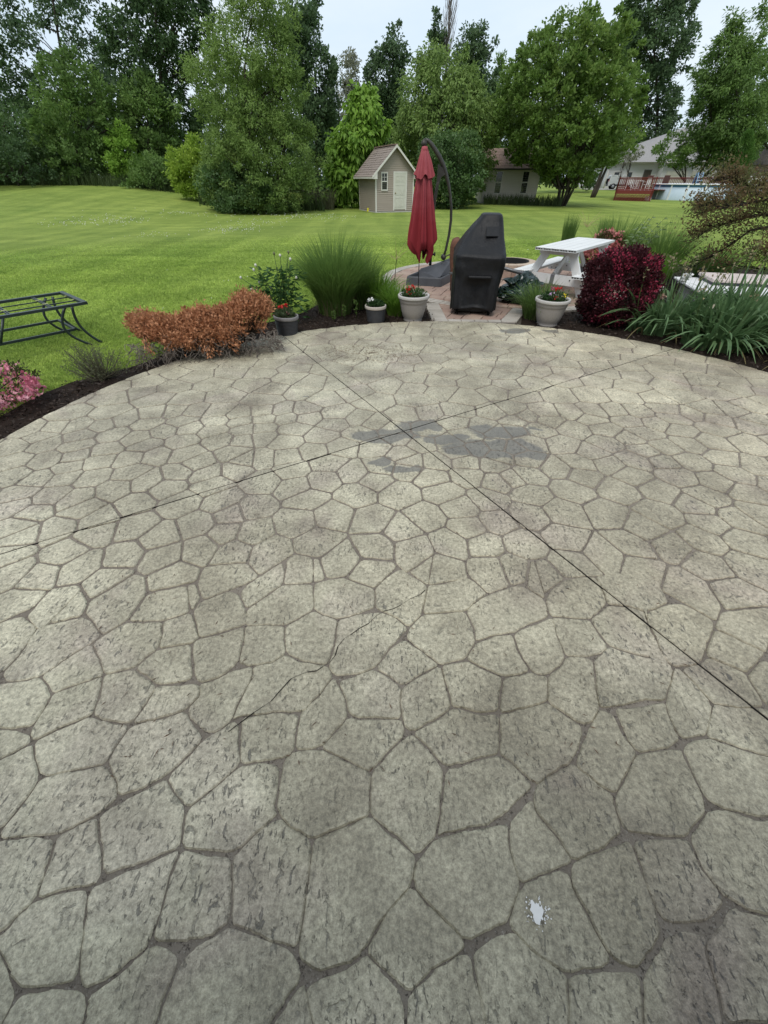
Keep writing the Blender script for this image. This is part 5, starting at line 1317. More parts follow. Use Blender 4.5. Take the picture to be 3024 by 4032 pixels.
# ---- paint splash, leaf litter
def splash():
    rng = random.Random(9); c = G(1512+660*S9, 3200+430*S9, .0035); m = MB(); n = 40; pl = []
    for k in range(n): a = 2*math.pi*k/n; r = .021*(1+.18*math.sin(3*a+1)+.10*math.sin(7*a)+rng.uniform(-.14, .14)); pl.append((r*math.cos(a)*.85, r*math.sin(a)*1.15, 0))
    m.prism(pl, (0, 0, .0025))
    for _ in range(46):
        a = rng.uniform(0, 6.28); d = rng.uniform(.022, .042); s = rng.uniform(.0008, .0028); m.prism([(d*math.cos(a)+s*math.cos(q), d*math.sin(a)+s*math.sin(q), 0) for q in (0, 1, 2.1, 3.1, 4.2, 5.2)], (0, 0, .0012))
    tag(m.build('paint_splash', mat('paint_white', (.82, .80, .77), (.74, .72, .70), 60, .5, .4), None, c), 'white paint splash on a stone near the big joint', 'splash')
splash()
def litter():
    rng = np.random.default_rng(31); P = []
    c = Gd(800, 763)
    for _ in range(1500):
        a = rng.uniform(0, 6.28); r = rng.normal(.80, .18) if rng.random() < .6 else rng.uniform(0, .9); P.append((c.x+math.cos(a)*r*.62, c.y+math.sin(a)*r*.36, .004))
    for _ in range(420): g = Gd(rng.uniform(200, 1500), rng.uniform(740, 1700)); P.append((g.x, g.y, .004))
    P = np.array(P); P[:, 2] += rng.uniform(0, .004, len(P)); D = rng.normal(size=(len(P), 3))*[1, 1, .08]
    V, F = leaves(P, D, rng.uniform(.008, .035, len(P)), rng.uniform(.0025, .006, len(P)), rng, .1)
    tag(link('leaf_litter', np_mesh('leaf_litter', V, F), leaf_mat('litter', (.07, .042, .026), (.19, .13, .085), trans=0)), 'brown needles and crumbs in a faint ring on patio', 'litter', kind='stuff')
litter()

# ================================================================== TREES AND PLANTS
BARK = mat('bark', (.045, .038, .030), (.085, .072, .058), 9, .9, .15, .7, .03, 30, stretch=(1, 1, .25)); BARKD = mat('bark_dark', (.022, .018, .015), (.04, .033, .027), 9, .9, .15, .6, .02, 30, stretch=(1, 1, .3))
LM = dict(
 dark=leaf_mat('leaf_dark', (0.0212, 0.0433, 0.0152), (0.0472, 0.0772, 0.0247), (0.0307, 0.0536, 0.0209), gain=2.2, trans=.42),
 pop=leaf_mat('leaf_poplar', (0.0307, 0.0566, 0.0247), (0.0649, 0.0979, 0.0399), (0.0425, 0.0680, 0.0323), gain=2.2, trans=.42),
 mid=leaf_mat('leaf_midgreen', (0.0425, 0.0803, 0.0190), (0.0920, 0.1391, 0.0342), (0.0590, 0.0968, 0.0266), gain=2.2, trans=.42),
 willow=leaf_mat('leaf_willow', (0.0590, 0.0979, 0.0247), (0.1239, 0.1700, 0.0456), (0.0826, 0.1236, 0.0323), gain=2.2, trans=.42),
 bright=leaf_mat('leaf_bright', (0.0649, 0.1288, 0.0171), (0.1357, 0.2112, 0.0342), (0.0944, 0.1597, 0.0228), gain=2.2, trans=.42),
 hedge=leaf_mat('leaf_hedge', (0.0885, 0.1442, 0.0190), (0.1770, 0.2318, 0.0342), (0.1180, 0.1751, 0.0247), gain=2.2, trans=.42),
 maple=leaf_mat('leaf_maple', (0.0445, 0.0826, 0.0188), (0.1036, 0.1432, 0.0334), (0.0656, 0.1059, 0.0230), gain=2.2, trans=.42),
 gloss=leaf_mat('leaf_gloss', (0.0260, 0.0566, 0.0171), (0.0649, 0.1030, 0.0323), (0.0413, 0.0742, 0.0209), spec=.5, gain=2.2, trans=.42),
 conif=leaf_mat('leaf_conifer', (0.0260, 0.0618, 0.0114), (0.0531, 0.0979, 0.0190), gain=2.2, trans=.42),
 grey=leaf_mat('leaf_grey', (0.0885, 0.0979, 0.0665), (0.1357, 0.1391, 0.0950), gain=2.2, trans=.42))
def prof_at(prof, z):
    zs = [p[0] for p in prof]; return [np.interp(z, zs, [p[i] for p in prof]) for i in (1, 2)]
def tree(name, label, Y, prof_px, mname, n_cl, per, leaf=(.17, .09), cl_r=.55, base=None, group=None, seed=1, stems=1, trunk_r=.16, droop=.0, fill=.5, ragged=.28, limbs=26, depth=1.0, bark=None, up=.25, cat='tree', vis=True):
    """silhouette rows (v, left u, right u) of the 1659-wide view, placed at its own depth Y"""
    rng = np.random.default_rng(seed); pr = []; per = int(per*1.3)
    for v, ul, ur in prof_px:
        a, b = Ad(ul, v, Y), Ad(ur, v, Y); pr.append(((a.z+b.z)/2, (a.x+b.x)/2, max(.06, (b.x-a.x)/2)))
    pr.sort(); bx = base if base is not None else pr[0][1]; bz = float(terrain(bx, Y))
    z0, z1 = max(pr[0][0], bz+.15), pr[-1][0]
    zs = np.linspace(z0, z1, 60); cxs, rs = prof_at(pr, zs); w = rs**1.5+.05; w /= w.sum()
    k = rng.choice(60, n_cl, p=w); z = zs[k]+rng.uniform(-.5, .5, n_cl)*(z1-z0)/60; cx, r = prof_at(pr, z)
    a = rng.uniform(0, 2*np.pi, n_cl); q = np.where(rng.random(n_cl) < fill, np.sqrt(rng.uniform(0, 1, n_cl)), rng.uniform(.72, 1.0, n_cl))
    lump = 1+ragged*np.sin(a*3+z*1.7+seed)*np.sin(z*2.3+a*2+seed*2)+rng.normal(size=n_cl)*ragged*.28
    sprig = rng.random(n_cl) < .13
    rad = np.maximum(r*.97-cl_r*.6, r*.4)*q*lump; rad = np.where(sprig, r*rng.uniform(.86, 1.04, n_cl), rad); z = np.where(sprig & (z > z0+.75*(z1-z0)), z+rng.uniform(0, .8, n_cl)*cl_r, z)
    C = np.stack([cx+np.cos(a)*rad, Y+np.sin(a)*rad*depth, z], 1)
    out = np.stack([np.cos(a), np.sin(a)*depth, np.full(n_cl, .15)], 1)
    size = cl_r*rng.uniform(.5, 1.3, n_cl); size = np.where(sprig, size*.6, size)
    k_ = 2.2/cl_r*.6; fld = np.sin(C[:, 0]*k_+seed)+np.sin(C[:, 2]*k_*1.1+seed*2+C[:, 0]*.7)+np.sin(C[:, 1]*k_+seed*3); ok = (fld > -.85) | (rng.random(n_cl) < .25)
    C, out, size = C[ok], out[ok], size[ok]; n_cl = len(C)
    n = n_cl*per; ci = np.repeat(np.arange(n_cl), per)
    off = unit(rng.normal(size=(n, 3)))*(rng.uniform(0, 1, (n, 1))**.5)*size[ci][:, None]*[1, 1, .75]
    if droop: off[:, 2] -= droop*np.abs(rng.normal(size=n))*size[ci]
    P = C[ci]+off; D = unit(off)*.7+out[ci]*.5+rng.normal(size=(n, 3))*.55+[0, 0, up-droop*1.3]
    keep = P[:, 2] > bz+.02; P, D = P[keep], D[keep]; m = len(P)
    face = out[ci][keep]*.8+unit(off[keep])*.6+[0, 0, .9]+rng.normal(size=(m, 3))*.55
    V, F = leaves(P, D, leaf[0]*1.15*rng.uniform(.6, 1.3, m), leaf[1]*1.25*rng.uniform(.7, 1.25, m), rng, .2, droop*.3, face)
    org = np.array([bx, Y, bz])
    o = empty(name, tuple(org), 0, label, cat, group); link('crown', np_mesh('crown', V-org, F), LM[mname], o)
    mb = MB(); bk = bark or BARK
    rr_ = random.Random(seed)
    zt = z0+(z1-z0)*.86; tops = []
    for s in range(stems):
        sp = .0 if stems == 1 else .12*stems; ang_ = 6.28*s/max(stems, 1)+.4
        pts, rad_ = [], []
        for i in range(9):
            t = i/8; zz = bz-.1+(zt-bz)*t; cxi = float(prof_at(pr, max(zz, pr[0][0]))[0]); ri = float(prof_at(pr, max(zz, pr[0][0]))[1])
            k = min(1, max(0, (zz-bz)/(max(z0-bz, 1.2)+1.5))); sw = (.0 if stems == 1 else .42*ri*k*min(1, 1.2-t*.4))
            pts.append(Vector((bx+(cxi-bx)*k+math.cos(ang_)*(sp*.35+sw)+rr_.uniform(-.06, .06), Y+math.sin(ang_)*(sp*.35+sw)*depth+rr_.uniform(-.06, .06), zz))-Vector(org))
            rad_.append(trunk_r*(1-.88*t)/(1 if stems == 1 else stems**.3))
        mb.tube(pts, rad_, 7); tops.append((pts, rad_))
    mb.build('trunk', bk, o)
    if limbs:
        lb = MB(); idx = rng.choice(n_cl, min(limbs, n_cl), replace=False)
        for j in idx:
            e = Vector(C[j]-org); pts, rad_ = tops[j % stems]; zz = e.z-abs(rr_.gauss(.9, .5))-.35*math.hypot(e.x-pts[4].x, e.y)
            zz = min(max(zz, pts[1].z), pts[-2].z); i = min(range(9), key=lambda i: abs(pts[i].z-zz)); s = pts[i]
            mid = s.lerp(e, .5)+Vector((0, 0, .12*(e-s).length*.5)); r0 = min(rad_[i]*.6, .012+.012*(e-s).length); lb.tube([s, mid, e], [r0, r0*.6, r0*.2], 5, False)
        lb.build('limbs', bk, o)
    return o
GB = 'trees of the wood behind the lawn'
# back row of the wood, left to right
tree('poplar_tree', 'tall loose poplar at wood edge with sky showing through its crown', 54, [(-170, 40, 150), (-80, 5, 215), (0, -10, 235), (70, 10, 240), (150, 30, 250), (230, 40, 240), (330, 60, 220), (380, 90, 200)], 'pop', 330, 46, (.26, .15), .8, seed=2, fill=.5, ragged=.4, group=GB, trunk_r=.28, droop=.25)
tree('oak_tree', 'dark broad tree at the far end of the wood beside loose poplar', 50, [(40, -190, -30), (100, -210, 20), (170, -220, 60), (240, -220, 80), (320, -200, 85), (390, -180, 80)], 'dark', 300, 44, (.24, .14), .8, seed=3, group=GB, ragged=.3, trunk_r=.28)
tree('cottonwood_tree', 'tall dense dark cottonwood left of the big willow', 50, [(-160, 240, 420), (-60, 225, 445), (40, 222, 450), (120, 235, 450), (200, 260, 440), (280, 280, 440), (360, 290, 430), (395, 300, 420)], 'dark', 520, 48, (.25, .15), .75, seed=4, group=GB, ragged=.28, trunk_r=.3, droop=.3)
tree('maple_tree', 'light green young maple with rounded crown in front of loose poplar', 44, [(112, 140, 165), (150, 100, 215), (210, 78, 245), (270, 75, 262), (330, 85, 262), (395, 100, 250)], 'mid', 380, 44, (.20, .13), .6, seed=5, group=GB, up=.4)
tree('hazel_tree', 'mid green bushy tree with pointed top next to light green maple', 46.5, [(152, 290, 325), (190, 265, 360), (250, 250, 385), (320, 245, 400), (398, 255, 410)], 'mid', 340, 42, (.20, .12), .6, seed=6, group=GB)
tree('sapling', 'small bright green sapling in front of the bushy hazel', 42.5, [(255, 248, 262), (290, 237, 285), (330, 230, 302), (370, 222, 318), (396, 230, 315)], 'bright', 120, 40, (.17, .10), .42, seed=7, group=GB, limbs=10, trunk_r=.07)
tree('elder_bush', 'dark round bush at wood edge nearest the frame corner', 43, [(212, -120, 60), (260, -140, 95), (320, -150, 110), (392, -150, 100)], 'gloss', 260, 40, (.20, .12), .6, seed=8, group=GB, limbs=12, trunk_r=.12)
tree('dogwood_bush', 'low dark bush with bluish leaves left of the sapling', 41, [(300, -60, 80), (340, -80, 120), (388, -80, 150)], 'dark', 170, 40, (.17, .10), .5, seed=9, group=GB, limbs=10, trunk_r=.08)
tree('bramble_bush', 'low tangled green bush between sapling and lime hedge', 41, [(330, 300, 370), (365, 285, 390), (402, 280, 400)], 'mid', 120, 38, (.15, .10), .45, seed=10, group=GB, limbs=8, trunk_r=.06)
tree('lime_hedge', 'rounded lime green shrub at foot of the big willow', 37, [(300, 402, 430), (325, 374, 448), (355, 362, 458), (390, 366, 462), (418, 385, 470)], 'hedge', 200, 46, (.16, .09), .42, seed=11, up=.45, limbs=8, trunk_r=.07, fill=.35, ragged=.18, cat='shrub')
tree('big_willow', 'large feathery light green willow standing on the lawn edge', 33, [(-75, 520, 585), (-20, 490, 620), (40, 474, 648), (100, 448, 655), (160, 424, 668), (230, 424, 680), (300, 436, 680), (360, 442, 682), (420, 452, 672), (452, 485, 640)], 'willow', 1250, 54, (.15, .055), .46, base=Ad(585, 455, 33).x, seed=12, stems=3, trunk_r=.2, droop=.15, fill=.5, ragged=.34, limbs=60)
tree('viburnum_bush', 'rounded green shrub row under the big willow', 31.6, [(352, 452, 500), (380, 432, 590), (415, 430, 610), (450, 462, 618), (458, 500, 600)], 'gloss', 260, 44, (.12, .075), .4, seed=13, limbs=10, trunk_r=.06, cat='shrub')
tree('honeysuckle_bush', 'pale green shrub under the willow beside the lime shrub', 32.2, [(330, 440, 480), (365, 428, 520), (405, 430, 520), (440, 450, 500)], 'willow', 170, 42, (.11, .07), .38, seed=14, limbs=8, trunk_r=.05, cat='shrub')
tree('ash_tree', 'dark ash tree showing behind the willow towards the gap', 50, [(20, 590, 690), (80, 600, 700), (140, 630, 728), (220, 640, 730), (300, 640, 722), (400, 650, 720)], 'pop', 330, 44, (.23, .14), .7, seed=15, group=GB, trunk_r=.22, fill=.4)
tree('birch_tree', 'thin grey green birch far back in the gap of the wood', 66, [(108, 742, 765), (140, 728, 785), (190, 722, 790), (260, 725, 790), (330, 730, 780)], 'grey', 130, 34, (.26, .12), .6, seed=16, group=GB, trunk_r=.13, droop=.3, ragged=.5)
tree('aspen_tree', 'tall bluish green aspen with narrow crown behind the beige shed', 54, [(62, 838, 868), (95, 815, 882), (140, 792, 888), (210, 788, 888), (290, 800, 880), (370, 810, 870)], 'pop', 320, 44, (.23, .14), .62, seed=17, group=GB, trunk_r=.2, droop=.15, ragged=.3)
tree('catalpa_tree', 'bright green large leaved young tree beside the beige shed', 37.5, [(188, 765, 800), (225, 742, 822), (265, 735, 838), (305, 708, 820), (350, 702, 795), (400, 706, 790), (445, 715, 785)], 'bright', 330, 26, (.30, .17), .5, seed=18, trunk_r=.1, droop=.55, ragged=.3, limbs=22)
tree('locust_tree', 'broad drooping light green tree behind the umbrella', 43, [(95, 905, 965), (130, 888, 1010), (180, 872, 1052), (235, 862, 1078), (290, 862, 1085), (345, 880, 1070), (400, 900, 1050)], 'willow', 620, 46, (.23, .10), .6, seed=19, stems=2, trunk_r=.2, droop=.4, ragged=.32, limbs=40)
tree('lilac_bush', 'dark glossy round bush between beige shed and grey shed', 37, [(288, 930, 1030), (325, 908, 1045), (370, 902, 1046), (415, 915, 1036), (448, 930, 1010)], 'gloss', 330, 44, (.14, .10), .45, seed=20, stems=4, trunk_r=.07, limbs=16, cat='shrub')
tree('slender_tree', 'slender dark leafy spire among bare branches behind the umbrella', 57, [(28, 936, 948), (55, 930, 958), (90, 928, 962), (130, 925, 965)], 'pop', 80, 36, (.22, .13), .45, seed=21, group=GB, trunk_r=.12, limbs=8)
tree('cottonwood_tree', 'rounded poplar top rising behind the drooping light green tree', 60, [(60, 1000, 1050), (85, 988, 1064), (120, 985, 1068), (170, 990, 1075), (260, 990, 1080)], 'pop', 260, 42, (.26, .15), .65, seed=22, group=GB, trunk_r=.2, droop=.2)
tree('spruce_tree', 'pointed green conifer top far behind beside the big maple', 64, [(118, 1080, 1086), (145, 1068, 1100), (180, 1058, 1112), (240, 1045, 1125), (330, 1030, 1130)], 'mid', 220, 44, (.26, .09), .6, seed=23, group=GB, trunk_r=.18, up=.7)
tree('big_maple', 'large dense many stemmed maple shading the grey shed', 40, [(18, 1215, 1245), (40, 1195, 1325), (80, 1150, 1352), (130, 1108, 1366), (190, 1082, 1380), (250, 1068, 1382), (300, 1070, 1362), (335, 1095, 1335), (360, 1130, 1312), (392, 1180, 1285)], 'maple', 980, 48, (.19, .13), .5, base=Ad(1212, 440, 40).x, seed=24, stems=6, trunk_r=.17, ragged=.26, fill=.5, limbs=60, up=.45)
tree('elm_tree', 'tall airy elm rising behind the house roof', 106, [(-110, 1390, 1470), (-40, 1358, 1492), (40, 1338, 1492), (110, 1340, 1484), (180, 1362, 1478), (250, 1375, 1468), (320, 1370, 1465)], 'pop', 520, 44, (.46, .27), 1.1, seed=25, group=GB, trunk_r=.4, droop=.2, ragged=.36)
tree('ash_tree', 'feathery ash tree growing over the pool deck before house', 66, [(35, 1580, 1602), (80, 1545, 1622), (130, 1512, 1642), (200, 1492, 1650), (250, 1502, 1652), (300, 1508, 1648), (340, 1512, 1620), (362, 1518, 1560)], 'mid', 560, 46, (.33, .12), .85, base=Ad(1500, 385, 66).x, seed=26, stems=3, trunk_r=.24, droop=.3, limbs=44)
tree('young_ash', 'low spreading ash in front of the house roof', 67, [(292, 1450, 1490), (315, 1422, 1510), (340, 1418, 1515), (362, 1442, 1505)], 'mid', 90, 40, (.28, .13), .6, base=Ad(1488, 392, 67).x, seed=31, limbs=14, trunk_r=.13)
tree('ash_tree', 'tall green ash at far side of the pool trees', 72, [(15, 1650, 1780), (70, 1608, 1800), (140, 1578, 1820), (230, 1570, 1820), (320, 1585, 1800)], 'mid', 480, 44, (.36, .15), .95, seed=27, group=GB, trunk_r=.3, droop=.3)
tree('arborvitae', 'narrow dark green arborvitae beside the pool', 58, [(278, 1612, 1620), (310, 1602, 1626), (345, 1588, 1626), (378, 1572, 1618)], 'conif', 120, 46, (.16, .06), .4, seed=28, limbs=0, trunk_r=.1, fill=.3, ragged=.1, up=.8)
tree('oak_tree', 'tree with two leaning pale trunks in front of the driveway', 58, [(262, 1285, 1340), (295, 1282, 1348), (330, 1288, 1345), (352, 1298, 1335)], 'mid', 120, 40, (.24, .14), .6, base=Ad(1284, 412, 58).x, seed=29, stems=2, trunk_r=.26, limbs=14)
tree('crab_apple', 'small thin leaved tree by the house wall', 80, [(300, 1335, 1375), (325, 1330, 1385), (350, 1338, 1378)], 'grey', 40, 24, (.22, .13), .6, base=Ad(1358, 385, 80).x, seed=30, limbs=26, trunk_r=.1)
# the wood's inner rows, dark behind the gaps
NBR = ['the far dark oak', 'the dark round bush', 'the loose poplar', 'the light green maple', 'the pointed hazel', 'the willow on its poplar side', 'the willow crown', 'the ash beside the willow', 'the thin birch', 'the narrow aspen', 'the aspen on its shed side', 'the drooping tree behind the umbrella', 'the rounded poplar top', 'the far conifer', 'the big maple', 'the big maple on its house side']
k = 0
for u, vt, Y, mn_ in ((-80, 120, 64, 'dark'), (20, 200, 66, 'dark'), (120, 230, 64, 'dark'), (215, 190, 67, 'dark'), (330, 150, 66, 'dark'), (470, 120, 68, 'dark'), (560, 150, 66, 'dark'), (650, 160, 64, 'dark'), (735, 235, 66, 'dark'), (800, 210, 68, 'dark'), (870, 180, 70, 'dark'), (950, 150, 68, 'dark'), (1040, 160, 70, 'pop'), (1115, 170, 72, 'dark'), (1230, 120, 74, 'dark'), (1330, 190, 112, 'pop')):
    k += 1; tree('woodland_tree', 'dark inner tree of the wood glimpsed behind '+NBR[k-1], Y, [(vt, u-18, u+18), (vt+45, u-48, u+46), (vt+110, u-62, u+60), (vt+190, u-60, u+60), (400, u-55, u+55)], mn_, 150, 34, (.34, .22), .95, seed=40+k, group='inner trees of the wood', limbs=8, trunk_r=.2)
tree('evergreen_bush', 'dark bushes behind driveway under the elm', 106, [(250, 1290, 1360), (290, 1250, 1385), (340, 1240, 1385), (380, 1240, 1380)], 'dark', 220, 40, (.4, .26), 1.1, seed=70, group=GB, limbs=6)
# bare dead top
def bare_tree(name, label, X, Y, h, seed, spread=.5, r0=.12, n=60, m_=None, z0=None, first=.5):
    rg = random.Random(seed); zb = gz(X, Y)-.05 if z0 is None else z0; o = empty(name, (X, Y, zb), 0, label, 'tree'); t = MB()
    t.tube([(0, 0, 0), (.05, 0, h*.4), (0, .05, h*.75), (.03, 0, h)], [r0, r0*.75, r0*.4, .01], 7); t.build('trunk', m_ or BARK, o); b = MB()
    for _ in range(n):
        z = h*rg.uniform(first, .95); a = rg.uniform(0, 6.28); L = h*rg.uniform(.12, .3)*(1.1-z/h*.6); d = Vector((math.cos(a)*spread, math.sin(a)*spread, 1)).normalized(); p = Vector((0, 0, z)); q = p+d*L*.5+Vector((rg.uniform(-.1, .1), 0, 0)); e = q+Vector((d.x*.6, d.y*.6, 1)).normalized()*L*.6
        b.tube([p, q, e], [r0*.28, r0*.16, r0*.05], 4, False)
        for _ in range(2): f = q.lerp(e, rg.random()); b.tube([f, f+Vector((rg.uniform(-.5, .5), rg.uniform(-.5, .5), .8))*L*.35], [r0*.09, r0*.03], 3, False)
    b.build('branches', m_ or BARK, o); return o
t0 = Ad(965, 120, 57); bare_tree('dead_tree', 'bare grey dead tree rising above the drooping tree', t0.x, 57, 14.6, 5, .42, .16, 70, mat('bark_grey', (.17, .155, .15), (.24, .22, .21), 5, .9, .1), first=.62)
t0 = Ad(1342, 372, 78); bare_tree('bare_shrub', 'small leafless shrub in front of the house wall', t0.x, 78, 3.6, 6, 1.0, .08, 40, first=.3)

# ---- tall weeds along wood edge and sheds
def weeds(name, label, spots, h, w, mname, seed, kind='stuff', cat='weeds'):
    rng = np.random.default_rng(seed); P = []
    for (u0, v0, u1, v1, Y0, Y1, n) in spots:
        t = rng.uniform(0, 1, n); Yv = Y0+(Y1-Y0)*t+rng.normal(size=n)*.5; u = u0+(u1-u0)*t
        for i in range(n): p = Ad(u[i], v0, Yv[i]); P.append((p.x, Yv[i], float(terrain(p.x, Yv[i]))))
    P = np.array(P); n = len(P); l = rng.normal(size=(n, 2))*.22
    V, F = blades(P, h*rng.uniform(.5, 1.2, n), l, w, rng, 3, .4); tag(link(name, np_mesh(name, V, F), mname), label, cat, kind=kind)
WEED = leaf_mat('weed_green', (.045, .075, .02), (.09, .12, .045), (.06, .09, .03)); WEEDP = leaf_mat('weed_pale', (.11, .12, .06), (.17, .165, .09))
weeds('meadow_weeds', 'tall unmown weeds along the foot of the wood', [(-60, 395, 400, 400, 43, 40.5, 3500), (430, 440, 700, 440, 35, 34.6, 900)], .75, .05, WEED, 3)
weeds('reed_patch', 'pale dry reeds in gap right of the willow', [(655, 420, 720, 430, 37, 36, 900)], 1.1, .045, WEEDP, 4)
weeds('shed_weeds', 'long grass growing up against the grey shed', [(1045, 436, 1215, 436, 43, 40, 1300)], .7, .045, WEED, 5)

# ---- garden plants
def shrub_px(name, label, Y, ul, ur, vt, vb, lm, n, leaf, seed, cat='shrub', stems=14, depth=1.0, bloom=None, twig=None, group=None, flat=1.0, out=.8, up=.3, zfloor=-.03):
    rng = np.random.default_rng(seed); a, b, t_, bt = Ad(ul, (vt+vb)/2, Y), Ad(ur, (vt+vb)/2, Y), Ad((ul+ur)/2, vt, Y), Ad((ul+ur)/2, vb, Y)
    cx = (a.x+b.x)/2; rx = (b.x-a.x)/2; zt = t_.z; zb = max(bt.z, zfloor); cz = zb+(zt-zb)*.5; rz = (zt-zb)*.5
    d = unit(rng.normal(size=(n, 3))); q = np.where(rng.random(n) < .3, rng.uniform(.3, 1, n)**.5, rng.uniform(.82, 1.02, n)); lump = 1+.10*np.sin(d[:, 0]*7+seed)*np.sin(d[:, 2]*6+d[:, 1]*5)+rng.normal(size=n)*.03
    sh = np.sign(d)*np.abs(d)**flat
    P = sh*(q*lump)[:, None]*[rx, rx*depth, rz]; P[:, 2] += cz-zfloor; org = Vector((cx, Y, zfloor))
    D = d*out+rng.normal(size=(n, 3))*.6+[0, 0, up]; k = P[:, 2] > .01; P, D = P[k], D[k]; m = len(P)
    o = empty(name, org, 0, label, cat, group); isb = rng.random(m) < (bloom[1] if bloom else 0)
    if bloom: isb &= (np.sin(P[:, 0]*14+seed)+np.sin(P[:, 2]*16)+np.sin(P[:, 1]*15) > bloom[2])
    V, F = leaves(P[~isb], D[~isb], leaf[0]*rng.uniform(.6, 1.25, (~isb).sum()), leaf[1]*rng.uniform(.7, 1.2, (~isb).sum()), rng); link('foliage', np_mesh('foliage', V, F), lm, o)
    if bloom:
        nb_ = isb.sum(); V, F = leaves(P[isb]*1.02, D[isb], bloom[3]*rng.uniform(.7, 1.3, nb_), bloom[3]*.8*rng.uniform(.7, 1.3, nb_), rng); link('blossoms', np_mesh('blossoms', V, F), bloom[0], o)
        V, F = leaves(P[isb]*1.01, rng.normal(size=(nb_, 3))+D[isb], bloom[3], bloom[3]*.8, rng); V = V; link('blossoms', np_mesh('blossoms', V, F), bloom[0], o)
    tw = MB()
    for i in range(stems):
        e = Vector(P[rng.integers(m)]); tw.tube([(rng.normal()*.03, rng.normal()*.03, 0), (e.x*.4, e.y*.4, e.z*.55), e*.97], [.009, .006, .003], 5, False)
    tw.build('stems', twig or BARKD, o); return o
PUR = leaf_mat('leaf_purple', (.030, .008, .010), (.095, .020, .028), (.055, .014, .018), trans=.2, nscale=3)
MAG = leaf_mat('blossom_magenta', (.34, .026, .060), (.54, .085, .15), trans=.25)
shrub_px('purple_shrub', 'dense dark purple leaved shrub dotted with magenta blossoms', 6.5, 1262, 1404, 538, 722, PUR, 22000, (.042, .026), 61, bloom=(MAG, .34, .65, .024), depth=.85, flat=.8, stems=20)
PK = leaf_mat('blossom_pink', (.62, .12, .22), (.82, .48, .52), trans=.25); RG = leaf_mat('leaf_redgreen', (.06, .03, .015), (.09, .10, .03))
shrub_px('weigela_shrub', 'pink and white flowering shrub at the patio edge before table frame', 3.6, -170, 76, 797, 905, leaf_mat('leaf_weigela', (.035, .05, .015), (.10, .12, .035)), 2600, (.04, .02), 62, bloom=(PK, .9, -.6, .035), depth=.8, stems=14)
shrub_px('weigela_shrub', 'red and pale pink flowering shrub behind the picnic table', 10.4, 1262, 1345, 500, 600, RG, 4200, (.05, .026), 63, bloom=(leaf_mat('blossom_redpink', (.42, .03, .06), (.75, .45, .38), trans=.25), .8, -.1, .045), depth=.8)
# peony
def peony():
    rng = np.random.default_rng(64); b = Vector((-1.55, 6.55, -.03)); o = empty('peony_plant', b, 0, 'tall peony with round pale buds behind ribbed pot', 'plant'); st = MB(); P, D = [], []; heads = [(548, 583), (520, 600), (560, 610), (552, 573), (543, 625), (623, 545), (592, 548), (640, 600), (627, 560), (605, 552), (585, 622)]
    for (u, v) in heads:
        e = Ad(u, v, 6.6)-b; s = Vector((rng.normal()*.07, rng.normal()*.07, 0)); mid = s.lerp(e, .5)+Vector((-.12*e.x*.3, 0, .08)); st.tube([s, mid, e], [.007, .006, .004], 5, False)
        bud = MB(); bud.lathe([(.0, -.02), (.012, -.014), (.018, 0), (.015, .014), (.006, .022), (0, .023)], 10, e); bud.build('bud', leaf_mat('bud_pale', (.55, .58, .45), (.75, .72, .65), trans=.1) if v > 550 else leaf_mat('bud_green', (.12, .14, .06), (.2, .22, .1), trans=.1), o)
        for _ in range(34): t = rng.uniform(.1, .8); p = s.lerp(mid, t*2) if t < .5 else mid.lerp(e, t*2-1); P.append(p); a = rng.uniform(0, 6.28); D.append((math.cos(a), math.sin(a), .25+rng.normal()*.3))
    for _ in range(430): a = rng.uniform(0, 6.28); r = rng.uniform(0, .36); P.append((math.cos(a)*r, math.sin(a)*r*.8, rng.uniform(.1, .72))); D.append((math.cos(a), math.sin(a), .2+rng.normal()*.4))
    st.build('stems', leaf_mat('stem_green', (.06, .10, .025), (.09, .13, .04), trans=.1), o); V, F = leaves(np.array([tuple(p) for p in P]), np.array(D), rng.uniform(.07, .13, len(P)), rng.uniform(.022, .036, len(P)), rng, .2, .15); link('foliage', np_mesh('foliage', V, F), leaf_mat('leaf_peony', (.025, .075, .018), (.06, .13, .035)), o)
peony()
def grass_clump(name, label, loc, n, r0, h, spread, w, lm, seed, group=None, droop=.6, seg=4, hvar=.3):
    V, F = clump(n, r0, h, spread, w, np.random.default_rng(seed), hvar, seg, droop); o = empty(name, loc, 0, label, 'grass plant', group); link('blades', np_mesh('blades', V, F), lm, o)
    V, F = clump(max(20, n//10), r0*1.1, h*.35, .7, w, np.random.default_rng(seed+1), .4, 3, .9); link('dry_blades', np_mesh('dry_blades', V, F), leaf_mat('dry_blade', (.16, .13, .07), (.24, .20, .11), trans=.2), o); return o
GM1 = leaf_mat('miscanthus', (.09, .17, .035), (.20, .30, .075), (.13, .22, .05), nscale=2, trans=.45); GM2 = leaf_mat('daylily', (.11, .23, .028), (.23, .37, .055), (.15, .28, .035), nscale=2, trans=.45); GM3 = leaf_mat('sedge', (.08, .15, .035), (.17, .25, .065), trans=.42)
grass_clump('ornamental_grass', 'tall fountain of ornamental grass behind small pots', (-.82, 7.15, -.03), 2300, .26, 1.16, .66, .011, GM1, 71, droop=1.0, seg=6)
grass_clump('ornamental_grass', 'shorter dense half of the tall grass towards the brick patio', (-.45, 7.55, -.03), 1000, .22, 1.0, .62, .010, GM1, 72, droop=1.0, seg=6)
grass_clump('daylily', 'bright green daylily clump right of the tall grass', (-.12, 7.55, -.03), 650, .20, .62, .75, .017, GM2, 73, droop=1.0)
grass_clump('daylily', 'bright green daylily clump behind the left grey pot', (.22, 7.05, -.03), 420, .16, .52, .75, .017, GM2, 74, droop=1.0)
